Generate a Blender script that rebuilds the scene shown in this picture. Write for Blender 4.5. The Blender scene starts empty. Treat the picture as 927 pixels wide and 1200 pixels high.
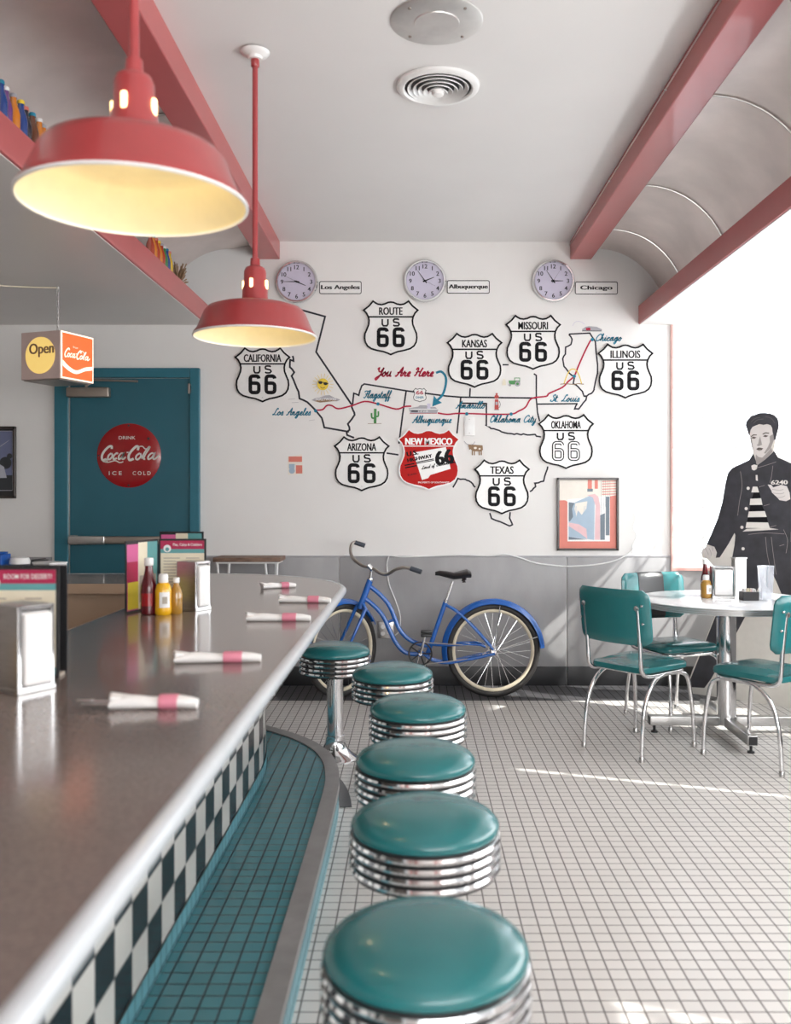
import bpy, bmesh, math, random
from math import sin, cos, pi, radians
from mathutils import Vector, Matrix
random.seed(7)
sc = bpy.context.scene
C = sc.collection
F = 1058.0      # focal length in pixels of the 1200 px high frame
EYE = 1.38      # camera height
WY = 6.64       # depth of the back wall
WS = F / WY     # pixels per metre on the back wall

# ------------------------------------------------------------------ camera, world, sun, exposure
cam_d = bpy.data.cameras.new('camera'); cam = bpy.data.objects.new('camera', cam_d); C.objects.link(cam)
cam.location = (0, 0, EYE); cam.rotation_euler = (pi/2, 0, 0)
cam_d.sensor_width = 36; cam_d.lens = 36 * F / 1200
cam_d.shift_x = -21.5/1200; cam_d.shift_y = -17/1200
cam_d.dof.use_dof = True; cam_d.dof.focus_distance = 6.2; cam_d.dof.aperture_fstop = 2.8
sc.camera = cam
w = bpy.data.worlds.new('sky'); sc.world = w; w.use_nodes = True
bg = w.node_tree.nodes['Background']; bg.inputs[0].default_value = (0.93, 0.965, 1.0, 1); bg.inputs[1].default_value = 2.8
sun_d = bpy.data.lights.new('sun', 'SUN'); sun = bpy.data.objects.new('sun', sun_d); C.objects.link(sun)
sun_d.energy = 18.0; sun_d.angle = radians(0.6); sun_d.color = (1, .95, .88)
sun.rotation_euler = Vector((-1.0, .35, -.905)).to_track_quat('-Z', 'Y').to_euler()
sun.location = (9, -3, 9)
def area(name, loc, target, sx, sy, power, col=(1, 1, 1)):
    d = bpy.data.lights.new(name, 'AREA'); d.shape = 'RECTANGLE'; d.size = sx; d.size_y = sy; d.energy = power; d.color = col
    o = bpy.data.objects.new(name, d); C.objects.link(o); o.location = loc
    o.rotation_euler = (Vector(target) - Vector(loc)).to_track_quat('-Z', 'Y').to_euler()
    return o
area('fill_side', (3.09, 3.25, 1.75), (0, 3.6, 2.75), 3.4, 1.7, 92, (.97, .985, 1))  # added area fill inside the room, standing in for side window daylight
area('fill_front', (1.3, -2.3, 1.75), (.9, 3, 3.1), 3.0, 1.6, 62, (1, .975, .95))  # added soft fill just inside the front window, tilted up towards the ceiling
sc.view_settings.view_transform = 'Standard'; sc.view_settings.look = 'None'
sc.view_settings.gamma = 1; sc.view_settings.exposure = 0.58; sc.view_settings.use_curve_mapping = False
try:
    sc.cycles.use_denoising = True; sc.cycles.max_bounces = 10; sc.cycles.diffuse_bounces = 5
    sc.cycles.transparent_max_bounces = 12; sc.cycles.sample_clamp_indirect = 8
    sc.cycles.caustics_reflective = False; sc.cycles.caustics_refractive = False
except Exception: pass

# ------------------------------------------------------------------ materials
def mat(name, col, rough=.5, metal=0, coat=0, spec=.5, noise=0, nscale=20, bump=0, bscale=80, trans=0, emit=None, es=0, aniso=None):
    m = bpy.data.materials.new(name); m.use_nodes = True
    nt = m.node_tree; b = nt.nodes['Principled BSDF']
    b.inputs['Base Color'].default_value = (*col, 1); b.inputs['Roughness'].default_value = rough
    b.inputs['Metallic'].default_value = metal; b.inputs['Coat Weight'].default_value = coat
    b.inputs['Coat Roughness'].default_value = .06
    b.inputs['Specular IOR Level'].default_value = spec; b.inputs['Transmission Weight'].default_value = trans
    if emit: b.inputs['Emission Color'].default_value = (*emit, 1); b.inputs['Emission Strength'].default_value = es
    tc = nt.nodes.new('ShaderNodeTexCoord')
    if True:
        n = nt.nodes.new('ShaderNodeTexNoise'); n.inputs['Scale'].default_value = nscale; n.inputs['Detail'].default_value = 5
        nt.links.new(tc.outputs['Object'], n.inputs['Vector'])
        if aniso:
            mp = nt.nodes.new('ShaderNodeMapping'); mp.inputs['Scale'].default_value = aniso
            nt.links.new(tc.outputs['Object'], mp.inputs['Vector']); nt.links.new(mp.outputs[0], n.inputs['Vector'])
        k = noise if noise else .03
        mr = nt.nodes.new('ShaderNodeMapRange'); mr.inputs['From Min'].default_value = .3; mr.inputs['From Max'].default_value = .7
        mr.inputs['To Min'].default_value = 1-k; mr.inputs['To Max'].default_value = 1+k
        nt.links.new(n.outputs[0], mr.inputs[0])
        mx = nt.nodes.new('ShaderNodeVectorMath'); mx.operation = 'SCALE'; mx.inputs[0].default_value = col
        nt.links.new(mr.outputs[0], mx.inputs['Scale']); nt.links.new(mx.outputs[0], b.inputs['Base Color'])
    if bump:
        n2 = nt.nodes.new('ShaderNodeTexNoise'); n2.inputs['Scale'].default_value = bscale; n2.inputs['Detail'].default_value = 4
        nt.links.new(tc.outputs['Object'], n2.inputs['Vector'])
        bp = nt.nodes.new('ShaderNodeBump'); bp.inputs['Strength'].default_value = bump; bp.inputs['Distance'].default_value = .01
        nt.links.new(n2.outputs[0], bp.inputs['Height']); nt.links.new(bp.outputs[0], b.inputs['Normal'])
    return m
def tile_mat(name, cols, grout, s, g, ox, oy, rough, plane='XY', checker=False, s2=None, var=.06, wet=0):
    """square tiles on a plane of object coordinates; checker alternates two colours"""
    m = bpy.data.materials.new(name); m.use_nodes = True; nt = m.node_tree; L = nt.links.new
    b = nt.nodes['Principled BSDF']; N = nt.nodes.new
    tc = N('ShaderNodeTexCoord'); sp = N('ShaderNodeSeparateXYZ'); L(tc.outputs['UV' if plane == 'UV' else 'Object'], sp.inputs[0])
    ax = {'XY': (0, 1), 'XZ': (0, 2), 'YZ': (1, 2), 'UV': (0, 1)}[plane]
    def M(op, a, bb=None, c=None):
        n = N('ShaderNodeMath'); n.operation = op
        for i, v in enumerate((a, bb, c)):
            if v is None: continue
            if isinstance(v, (int, float)): n.inputs[i].default_value = v
            else: L(v, n.inputs[i])
        return n.outputs[0]
    s2 = s2 or s
    u = M('DIVIDE', M('SUBTRACT', sp.outputs[ax[0]], ox), s); v = M('DIVIDE', M('SUBTRACT', sp.outputs[ax[1]], oy), s2)
    iu = M('FLOOR', u); iv = M('FLOOR', v)
    du = M('ABSOLUTE', M('SUBTRACT', M('FRACT', u), .5)); dv = M('ABSOLUTE', M('SUBTRACT', M('FRACT', v), .5))
    def edge(d, sz):
        n = N('ShaderNodeMapRange'); n.inputs[1].default_value = .5 - g/sz; n.inputs[2].default_value = .5 - g/sz*.45
        n.inputs[3].default_value = 1; n.inputs[4].default_value = 0; L(d, n.inputs[0]); return n.outputs[0]
    face = M('MULTIPLY', edge(du, s), edge(dv, s2))
    cmb = N('ShaderNodeCombineXYZ'); L(iu, cmb.inputs[0]); L(iv, cmb.inputs[1])
    wn = N('ShaderNodeTexWhiteNoise'); wn.noise_dimensions = '2D'; L(cmb.outputs[0], wn.inputs['Vector'])
    nz = N('ShaderNodeTexNoise'); nz.inputs['Scale'].default_value = 1.3; nz.inputs['Detail'].default_value = 3; L(tc.outputs['Object'], nz.inputs['Vector'])
    val = M('ADD', M('MULTIPLY', wn.outputs['Value'], var), M('MULTIPLY', nz.outputs[0], var*1.6)); val = M('ADD', val, 1-var*1.3)
    if checker:
        par = M('MODULO', M('ABSOLUTE', M('ADD', iu, iv)), 2.0)
        mc = N('ShaderNodeMix'); mc.data_type = 'RGBA'; L(par, mc.inputs[0]); mc.inputs[6].default_value = (*cols[0], 1); mc.inputs[7].default_value = (*cols[1], 1)
        base = mc.outputs[2]
    else:
        rg = N('ShaderNodeRGB'); rg.outputs[0].default_value = (*cols[0], 1); base = rg.outputs[0]
    sv = N('ShaderNodeVectorMath'); sv.operation = 'SCALE'; L(base, sv.inputs[0]); L(val, sv.inputs['Scale'])
    mg = N('ShaderNodeMix'); mg.data_type = 'RGBA'; L(face, mg.inputs[0]); mg.inputs[6].default_value = (*grout, 1); L(sv.outputs[0], mg.inputs[7])
    L(mg.outputs[2], b.inputs['Base Color'])
    rr = N('ShaderNodeMapRange'); L(face, rr.inputs[0]); rr.inputs[3].default_value = .8; rr.inputs[4].default_value = rough; L(rr.outputs[0], b.inputs['Roughness'])
    bp = N('ShaderNodeBump'); bp.inputs['Strength'].default_value = .35; bp.inputs['Distance'].default_value = .002; L(face, bp.inputs['Height']); L(bp.outputs[0], b.inputs['Normal'])
    return m
def pane_mat():
    m = bpy.data.materials.new('frosted_glass'); m.use_nodes = True; nt = m.node_tree; nt.nodes.clear(); N = nt.nodes.new
    o = N('ShaderNodeOutputMaterial'); t = N('ShaderNodeBsdfTransparent'); tr = N('ShaderNodeBsdfTranslucent'); g = N('ShaderNodeBsdfGlossy')
    t.inputs[0].default_value = (.97, .99, 1, 1); tr.inputs[0].default_value = (.95, .97, 1, 1); g.inputs['Roughness'].default_value = .15
    m1 = N('ShaderNodeMixShader'); m2 = N('ShaderNodeMixShader'); m1.inputs[0].default_value = .35; m2.inputs[0].default_value = .06
    nt.links.new(t.outputs[0], m1.inputs[1]); nt.links.new(tr.outputs[0], m1.inputs[2]); nt.links.new(m1.outputs[0], m2.inputs[1]); nt.links.new(g.outputs[0], m2.inputs[2])
    nt.links.new(m2.outputs[0], o.inputs[0]); return m
def cup_mat():
    m = bpy.data.materials.new('clear_plastic'); m.use_nodes = True; nt = m.node_tree; nt.nodes.clear(); N = nt.nodes.new
    o = N('ShaderNodeOutputMaterial'); t = N('ShaderNodeBsdfTransparent'); tr = N('ShaderNodeBsdfTranslucent'); g = N('ShaderNodeBsdfGlossy')
    g.inputs['Roughness'].default_value = .08; tr.inputs[0].default_value = (.9, .93, 1, 1)
    m1 = N('ShaderNodeMixShader'); m2 = N('ShaderNodeMixShader'); m1.inputs[0].default_value = .3; m2.inputs[0].default_value = .22
    nt.links.new(t.outputs[0], m1.inputs[1]); nt.links.new(tr.outputs[0], m1.inputs[2]); nt.links.new(m1.outputs[0], m2.inputs[1]); nt.links.new(g.outputs[0], m2.inputs[2])
    nt.links.new(m2.outputs[0], o.inputs[0]); return m

MT = dict(
 wall=mat('wall_paint', (.80, .785, .765), .6, noise=.015, nscale=3, bump=.04, bscale=60),
 ceil=mat('ceiling_paint', (.78, .765, .75), .55, noise=.02, nscale=1.5),
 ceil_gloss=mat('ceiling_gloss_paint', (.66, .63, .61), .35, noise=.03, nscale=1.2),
 wains=mat('grey_laminate', (.34, .335, .34), .45, noise=.1, nscale=5, bump=.03, aniso=(1, 1, .45)),
 black=mat('black_rubber', (.018, .018, .02), .4),
 blackplastic=mat('black_plastic', (.02, .02, .022), .3),
 vault=mat('brushed_sheet_metal', (.78, .71, .68), .45, .85, noise=.14, nscale=2.2, bump=.03, bscale=3),
 red=mat('coral_red_paint', (.47, .105, .105), .38, coat=.25, noise=.03, nscale=6),
 redgloss=mat('red_enamel', (.38, .052, .055), .3, coat=.4),
 enam=mat('cream_enamel', (.88, .78, .52), .4, coat=.1),
 bulb=mat('lamp_bulb', (1, .9, .7), .4, emit=(1, .62, .25), es=2.5),
 white=mat('white_plastic', (.82, .82, .81), .35),
 whitepaint=mat('white_enamel', (.84, .835, .82), .3, coat=.2),
 sign_black=mat('black_enamel', (.010, .010, .012), .6, spec=.15),
 mural=mat('mural_black_paint', (.035, .035, .045), .8, spec=.15),
 mural_red=mat('mural_red_paint', (.45, .025, .06), .8, spec=.2),
 mural_teal=mat('mural_teal_paint', (.03, .22, .33), .8, spec=.2),
 embossed=mat('embossed_grey_enamel', (.30, .30, .31), .4),
 teal=mat('teal_vinyl', (.016, .155, .165), .27, coat=.3, noise=.04, nscale=8, bump=.02, bscale=120),
 tealdoor=mat('teal_door_paint', (.022, .115, .155), .4, noise=.06, nscale=3),
 tealframe=mat('teal_frame_paint', (.025, .15, .205), .35),
 chrome=mat('chrome', (.75, .75, .76), .1, 1),
 satin=mat('brushed_steel', (.55, .54, .53), .28, 1, noise=.08, nscale=30, aniso=(1, 1, 12)),
 spun=mat('spun_aluminium', (.74, .73, .71), .42, .85, noise=.06, nscale=14),
 bronze=mat('dull_bronze', (.36, .31, .27), .4, .8),
 curb=mat('grey_stone_strip', (.27, .255, .25), .45, noise=.14, nscale=9),
 edge=mat('white_counter_edging', (.56, .59, .62), .22, coat=.3),
 tan=mat('tan_laminate', (.40, .285, .20), .45, noise=.04, nscale=4),
 blue=mat('blue_bicycle_paint', (.012, .12, .47), .22, coat=.7),
 tyre=mat('black_tyre', (.03, .028, .027), .6),
 cream=mat('cream_rim', (.78, .70, .54), .4),
 leather=mat('black_saddle_leather', (.02, .019, .02), .35, bump=.1),
 greygrip=mat('grey_grip', (.06, .07, .09), .5),
 paper=mat('white_paper', (.86, .85, .84), .7, bump=.15, bscale=40),
 pinkband=mat('pink_paper_band', (.72, .25, .34), .6),
 menucream=mat('menu_cream_print', (.78, .71, .55), .35),
 menured=mat('menu_crimson_print', (.42, .02, .08), .35),
 menuteal=mat('menu_teal_print', (.12, .35, .36), .35),
 menupink=mat('menu_magenta_print', (.62, .12, .30), .35),
 menuyellow=mat('menu_yellow_print', (.75, .60, .05), .35),
 ink=mat('dark_ink', (.10, .08, .07), .6),
 greyink=mat('grey_ink', (.42, .37, .31), .6),
 ketchup=mat('ketchup_red', (.10, .004, .009), .2, coat=.3),
 mustard=mat('mustard_yellow', (.80, .43, .01), .25, coat=.4),
 amber=mat('amber_sauce', (.38, .20, .03), .15, coat=.5),
 discred=mat('red_sign_enamel', (.30, .004, .007), .25, coat=.35, noise=.05, nscale=5),
 shieldred=mat('red_shield_enamel', (.50, .010, .008), .55, spec=.2),
 lilac=mat('clock_dial_lilac', (.60, .57, .70), .4),
 pinkish=mat('sign_case_pink_beige', (.56, .43, .40), .4),
 openglow=mat('lit_yellow_sign', (.65, .45, .12), .4, emit=(1, .70, .22), es=.42),
 orangeglow=mat('lit_orange_sign', (.75, .14, .03), .4, emit=(1, .15, .03), es=.38),
 whiteglow=mat('lit_white_lettering', (1, .9, .8), .4, emit=(1, .80, .60), es=.45),
 wood=mat('weathered_brown_wood', (.20, .12, .085), .55, noise=.4, nscale=12, aniso=(1, 8, 8)),
 whitemetal=mat('white_painted_metal', (.72, .72, .72), .4),
 formica=mat('white_table_laminate', (.70, .71, .73), .2, coat=.3, noise=.04, nscale=14),
 pane=pane_mat(), cup=cup_mat(),
 muntin=mat('pale_window_grid', (.80, .78, .77), .5),
 salmon=mat('salmon_window_trim', (.76, .42, .38), .5),
 denim=mat('printed_charcoal', (.040, .040, .048), .5, noise=.25, nscale=14),
 hairhl=mat('printed_dark_grey', (.085, .083, .088), .5),
 darkwall=mat('darkened_kitchen_wall', (.42, .38, .35), .6),  # darker tan so the unseen left wall bounces less light
 skin=mat('printed_pale_grey_skin', (.66, .62, .60), .5),
 skinshade=mat('printed_mid_grey', (.33, .30, .29), .5),
 cardcream=mat('printed_cream_backing', (.70, .67, .62), .5),
 stripe=mat('printed_shirt_white', (.74, .71, .67), .5),
 gold=mat('mural_yellow', (.80, .58, .05), .5), green=mat('mural_green', (.07, .27, .08), .6),
 brown=mat('mural_brown', (.28, .17, .09), .6), pumpred=mat('mural_pump_red', (.45, .05, .04), .5),
 greypic=mat('mural_grey', (.40, .39, .42), .6), bluebox=mat('blue_plastic', (.015, .10, .42), .35),
 artcoral=mat('print_coral', (.70, .20, .15), .4), artblue=mat('print_pale_blue', (.36, .47, .58), .4),
 artgrey=mat('print_slate', (.14, .18, .22), .4), artpink=mat('print_pink', (.74, .48, .50), .4), artcream=mat('print_cream', (.80, .74, .66), .4),
 frame=mat('dark_picture_frame', (.035, .025, .022), .3, coat=.3), skyprint=mat('print_dusk_blue', (.16, .18, .30), .4),
 houseprint=mat('print_house_white', (.45, .46, .52), .4), darkprint=mat('print_dark_foliage', (.035, .04, .045), .4),
)
MT['counter'] = mat('polished_brown_counter', (.20, .157, .142), .18, coat=.2, noise=.22, nscale=140)
T = .0546
MT['floor'] = tile_mat('white_floor_tile', [(.66, .63, .60)], (.12, .105, .10), T, .0032, .0198, .0186, .32)
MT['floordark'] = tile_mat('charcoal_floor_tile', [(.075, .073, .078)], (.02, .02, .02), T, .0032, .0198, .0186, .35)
MT['platform'] = tile_mat('teal_platform_tile', [(.08, .245, .28)], (.018, .03, .035), T, .0035, .0198, .0186, .25, var=.12)
MT['riser'] = tile_mat('teal_riser_tile', [(.14, .36, .42)], (.04, .08, .09), T, .003, 0, .03, .3, 'UV', var=.12)
MT['check'] = tile_mat('black_and_white_tile', [(.015, .016, .02), (.68, .67, .63)], (.12, .12, .12), .126, .0025, .054, .19, .14, 'UV', True, .113, var=.04)

# ------------------------------------------------------------------ mesh helpers
def smooth2(pts, n=6, closed=False):
    """Catmull-Rom through points of any dimension"""
    P = [tuple(p) for p in pts]; out = []; m = len(P)
    if m < 3: return P
    for i in range(m if closed else m-1):
        if closed: a, b, c, d = P[(i-1) % m], P[i], P[(i+1) % m], P[(i+2) % m]
        else: a, b, c, d = P[max(i-1, 0)], P[i], P[i+1], P[min(i+2, m-1)]
        for k in range(n):
            t = k/n
            out.append(tuple(.5*((2*b[j]) + (c[j]-a[j])*t + (2*a[j]-5*b[j]+4*c[j]-d[j])*t*t + (3*b[j]-a[j]-3*c[j]+d[j])*t**3) for j in range(len(b))))
    if not closed: out.append(P[-1])
    return out
class MB:
    def __init__(s): s.v = []; s.f = []; s.mi = []; s.sm = []; s.uv = {}; s.T = Matrix(); s.m = 0
    def add(s, vs, fs, smooth=False):
        b = len(s.v); s.v += [s.T @ Vector(p) for p in vs]
        for f in fs: s.f.append([i+b for i in f]); s.mi.append(s.m); s.sm.append(smooth)
    def box(s, c, d, rz=0, M=None, bev=0):
        x, y, z = d[0]/2, d[1]/2, d[2]/2
        M = M or (Matrix.Translation(c) @ Matrix.Rotation(rz, 4, 'Z'))
        if not bev:
            vs = [M @ Vector((i*x, j*y, k*z)) for i in (-1, 1) for j in (-1, 1) for k in (-1, 1)]
            s.add(vs, [(0, 1, 3, 2), (4, 6, 7, 5), (0, 4, 5, 1), (2, 3, 7, 6), (0, 2, 6, 4), (1, 5, 7, 3)]); return
        bm = bmesh.new(); bmesh.ops.create_cube(bm, size=1)
        for v in bm.verts: v.co = Vector((v.co.x*d[0], v.co.y*d[1], v.co.z*d[2]))
        bmesh.ops.bevel(bm, geom=bm.edges[:], offset=bev, segments=3, profile=.5, affect='EDGES')
        bm.verts.index_update(); s.add([M @ v.co for v in bm.verts], [[v.index for v in f.verts] for f in bm.faces], True); bm.free()
    def tube(s, pts, r, n=10, closed=False, sm=0):
        pts = [Vector(p) for p in (smooth2(pts, sm, closed) if sm else pts)]; m = len(pts)
        rr = r if isinstance(r, (list, tuple)) else [r]*m
        if len(rr) != m: rr = [rr[0] + (rr[-1]-rr[0])*i/(m-1) for i in range(m)]
        vs = []; fs = []; u = None
        for i, p in enumerate(pts):
            if closed: t = pts[(i+1) % m] - pts[i-1]
            else: t = pts[min(i+1, m-1)] - pts[max(i-1, 0)]
            t.normalize()
            if u is None: u = t.orthogonal().normalized()
            else:
                u = u - t*u.dot(t)
                u = u.normalized() if u.length > 1e-6 else t.orthogonal().normalized()
            w_ = t.cross(u)
            vs += [p + (u*cos(2*pi*k/n) + w_*sin(2*pi*k/n))*rr[i] for k in range(n)]
        for i in range(m if closed else m-1):
            a = i*n; b = ((i+1) % m)*n
            for k in range(n): fs.append((a+k, a+(k+1) % n, b+(k+1) % n, b+k))
        if not closed: fs += [list(range(n))[::-1], list(range((m-1)*n, m*n))]
        s.add(vs, fs, True)
    def lathe(s, prof, c=(0, 0, 0), n=32, axis='Z', a0=0, a1=2*pi, sx=1, sy=1, cap=False):
        """profile of (radius, height) round an axis"""
        vs = []; fs = []; full = abs(a1-a0-2*pi) < 1e-6; cols = n if full else n+1; m = len(prof)
        for r, h in prof:
            for k in range(cols):
                a = a0 + (a1-a0)*k/n; x, y = r*cos(a)*sx, r*sin(a)*sy
                p = (x, y, h) if axis == 'Z' else ((x, h, y) if axis == 'Y' else (h, x, y))
                vs.append((c[0]+p[0], c[1]+p[1], c[2]+p[2]))
        for i in range(m-1):
            for k in range(n):
                k2 = (k+1) % cols; q = (i*cols+k, i*cols+k2, (i+1)*cols+k2, (i+1)*cols+k)
                fs.append(q if axis != 'Y' else q[::-1])
        if cap and full and prof[0][0] > 1e-5: fs.append(list(range(n))[::-1] if axis != 'Y' else list(range(n)))
        if cap and full and prof[-1][0] > 1e-5:
            q = list(range((m-1)*n, m*n)); fs.append(q if axis != 'Y' else q[::-1])
        s.add(vs, fs, True)
    def poly(s, pts, d0, d1=None):
        """outline of (x, z) on the plane facing -y, standing d0 to d1 in front of it"""
        if d1 is None: d1 = d0; 
        A = sum(pts[i][0]*pts[(i+1) % len(pts)][1]-pts[(i+1) % len(pts)][0]*pts[i][1] for i in range(len(pts)))
        if A < 0: pts = pts[::-1]
        n = len(pts); f = [(p[0], -d1, p[1]) for p in pts]
        if d1 == d0: s.add(f, [list(range(n))]); return
        s.add(f + [(p[0], -d0, p[1]) for p in pts], [list(range(n)), list(range(2*n-1, n-1, -1))] + [(i, n+i, n+(i+1) % n, (i+1) % n) for i in range(n)])
    def flat(s, pts, z0, z1):
        """outline of (x, y), extruded z0 to z1"""
        A = sum(pts[i][0]*pts[(i+1) % len(pts)][1]-pts[(i+1) % len(pts)][0]*pts[i][1] for i in range(len(pts)))
        if A < 0: pts = pts[::-1]
        n = len(pts)
        s.add([(p[0], p[1], z1) for p in pts] + [(p[0], p[1], z0) for p in pts], [list(range(n)), list(range(2*n-1, n-1, -1))] + [(i, n+i, n+(i+1) % n, (i+1) % n) for i in range(n)])
    def rect(s, x0, z0, x1, z1, d0, d1=None): s.poly([(x0, z0), (x1, z0), (x1, z1), (x0, z1)], d0, d1)
    def disc(s, x, z, r, d0, d1=None, n=24, rz=None): s.poly([(x+r*cos(2*pi*i/n), z+(rz or r)*sin(2*pi*i/n)) for i in range(n)], d0, d1)
    def stroke(s, pts, w_, d0, d1=None, closed=False, sm=0):
        """painted or raised line through (x, z) points"""
        if sm: pts = smooth2(pts, sm, closed)
        P = [Vector((p[0], p[1])) for p in pts]; n = len(P); Lp = []; Rp = []
        if n < 2: return
        for i in range(n):
            a = P[i-1] if (closed or i) else None; b = P[(i+1) % n] if (closed or i < n-1) else None
            t1 = (P[i]-a).normalized() if a is not None and (P[i]-a).length > 1e-9 else None
            t2 = (b-P[i]).normalized() if b is not None and (b-P[i]).length > 1e-9 else None
            t1 = t1 or t2 or Vector((1, 0)); t2 = t2 or t1
            nn = Vector((-(t1+t2).y, (t1+t2).x))
            nn = nn.normalized() if nn.length > 1e-6 else Vector((-t1.y, t1.x))
            k = 1/max(.5, nn.dot(Vector((-t1.y, t1.x))))
            Lp.append(P[i]+nn*w_/2*k); Rp.append(P[i]-nn*w_/2*k)
        dd = d1 if d1 is not None else d0
        vs = [(p.x, -dd, p.y) for p in Lp] + [(p.x, -dd, p.y) for p in Rp]; q = n if closed else n-1
        fs = [(i, n+i, n+(i+1) % n, (i+1) % n) for i in range(q)]
        if d1 is not None:
            vs += [(p.x, -d0, p.y) for p in Lp] + [(p.x, -d0, p.y) for p in Rp]
            for i in range(q):
                j = (i+1) % n; fs += [(i, j, 2*n+j, 2*n+i), (n+j, n+i, 3*n+i, 3*n+j)]
            if not closed: fs += [(0, 2*n, 3*n, n), (n-1, 2*n-1, 4*n-1, 3*n-1)]
        s.add(vs, fs)
    def text(s, txt, x, z, w_=None, h=None, d=.001, off=0, ext=0, shear=0, bold=0):
        """block lettering centred on (x, z), fitted to width w_ and cap height h"""
        cu = bpy.data.curves.new('t', 'FONT'); cu.body = txt; cu.size = 1; cu.align_x = 'CENTER'; cu.offset = off; cu.extrude = ext; cu.shear = shear; cu.resolution_u = 3
        o = bpy.data.objects.new('t', cu); C.objects.link(o); bpy.context.view_layer.update()
        me = bpy.data.meshes.new_from_object(o.evaluated_get(bpy.context.evaluated_depsgraph_get()))
        vs = [v.co.copy() for v in me.vertices]; fs = [list(p.vertices) for p in me.polygons]
        if vs:
            x0 = min(v.x for v in vs); x1 = max(v.x for v in vs); z0 = min(v.y for v in vs); z1 = max(v.y for v in vs)
            kz = h/(z1-z0) if h else w_/(x1-x0); kx = w_/(x1-x0) if w_ else kz; 
            for q, dx in enumerate((0, -bold, bold) if bold else (0,)):
                s.add([(x+dx+(v.x-(x0+x1)/2)*kx, -d-v.z-q*.00003, z+(v.y-(z0+z1)/2)*kz) for v in vs], fs)
        bpy.data.objects.remove(o); bpy.data.curves.remove(cu); bpy.data.meshes.remove(me)
    def script(s, txt, x0, x1, z, h, sw, d, shear=.3):
        """monoline script lettering from x0 to x1, baseline z, x-height h"""
        pos = 0; st = []
        for ch in txt:
            if ch == ' ': pos += .7; continue
            g, adv = GL[ch]
            for g1 in g: st.append([(p[0]+pos+p[1]*shear, p[1]) for p in g1])
            pos += adv
        xs = [p[0] for q in st for p in q]; a, b = min(xs), max(xs); k = (x1-x0)/(b-a)
        for q in st: s.stroke([(x0+(p[0]-a)*k, z+p[1]*h) for p in q], sw, d, sm=5)
    def build(s, name, mats, parent=None, label=None, kind=None, bev=0):
        me = bpy.data.meshes.new(name); me.from_pydata([tuple(v) for v in s.v], [], s.f)
        mats = mats if isinstance(mats, (list, tuple)) else [mats]
        for m in mats: me.materials.append(MT[m] if isinstance(m, str) else m)
        for p, mi, sm in zip(me.polygons, s.mi, s.sm): p.material_index = mi; p.use_smooth = sm
        if s.uv:
            l = me.uv_layers.new(name='u')
            for li, lp in enumerate(me.loops): l.data[li].uv = s.uv.get(lp.vertex_index, (0, 0))
        me.validate(); me.update()
        if any(s.sm):
            try: me.set_sharp_from_angle(angle=radians(42))
            except Exception: pass
        o = bpy.data.objects.new(name, me); C.objects.link(o)
        if parent: o.parent = parent
        if label: o['label'] = label
        if kind: o['kind'] = kind
        if bev:
            b = o.modifiers.new('bevel', 'BEVEL'); b.width = bev; b.segments = 2; b.limit_method = 'ANGLE'
        return o
def tag(o, label, cat, group=None, kind=None):
    o['label'] = label; o['category'] = cat
    if group: o['group'] = group
    if kind: o['kind'] = kind
    return o
def thing(name, label, cat, loc=(0, 0, 0), rz=0, group=None, kind=None):
    o = bpy.data.objects.new(name, None); C.objects.link(o); o.location = loc; o.rotation_euler = (0, 0, rz); o.empty_display_size = .1
    return tag(o, label, cat, group, kind)
def struct(o): o['kind'] = 'structure'; return o
def dup(root, loc, rz=0, label=None):
    r = root.copy(); C.objects.link(r); r.location = loc; r.rotation_euler = (0, 0, rz)
    if label: r['label'] = label
    for ch in list(root.children):
        c = ch.copy(); C.objects.link(c); c.parent = r
        for g in ch.children:
            d = g.copy(); C.objects.link(d); d.parent = c
    return r
def W(px, py): return ((px-485)/WS, EYE-(py-583)/WS)     # photo point -> (x, z) on the back wall
def Ws(pts): return [W(*p) for p in pts]
def mixed(pts): return pts

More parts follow.
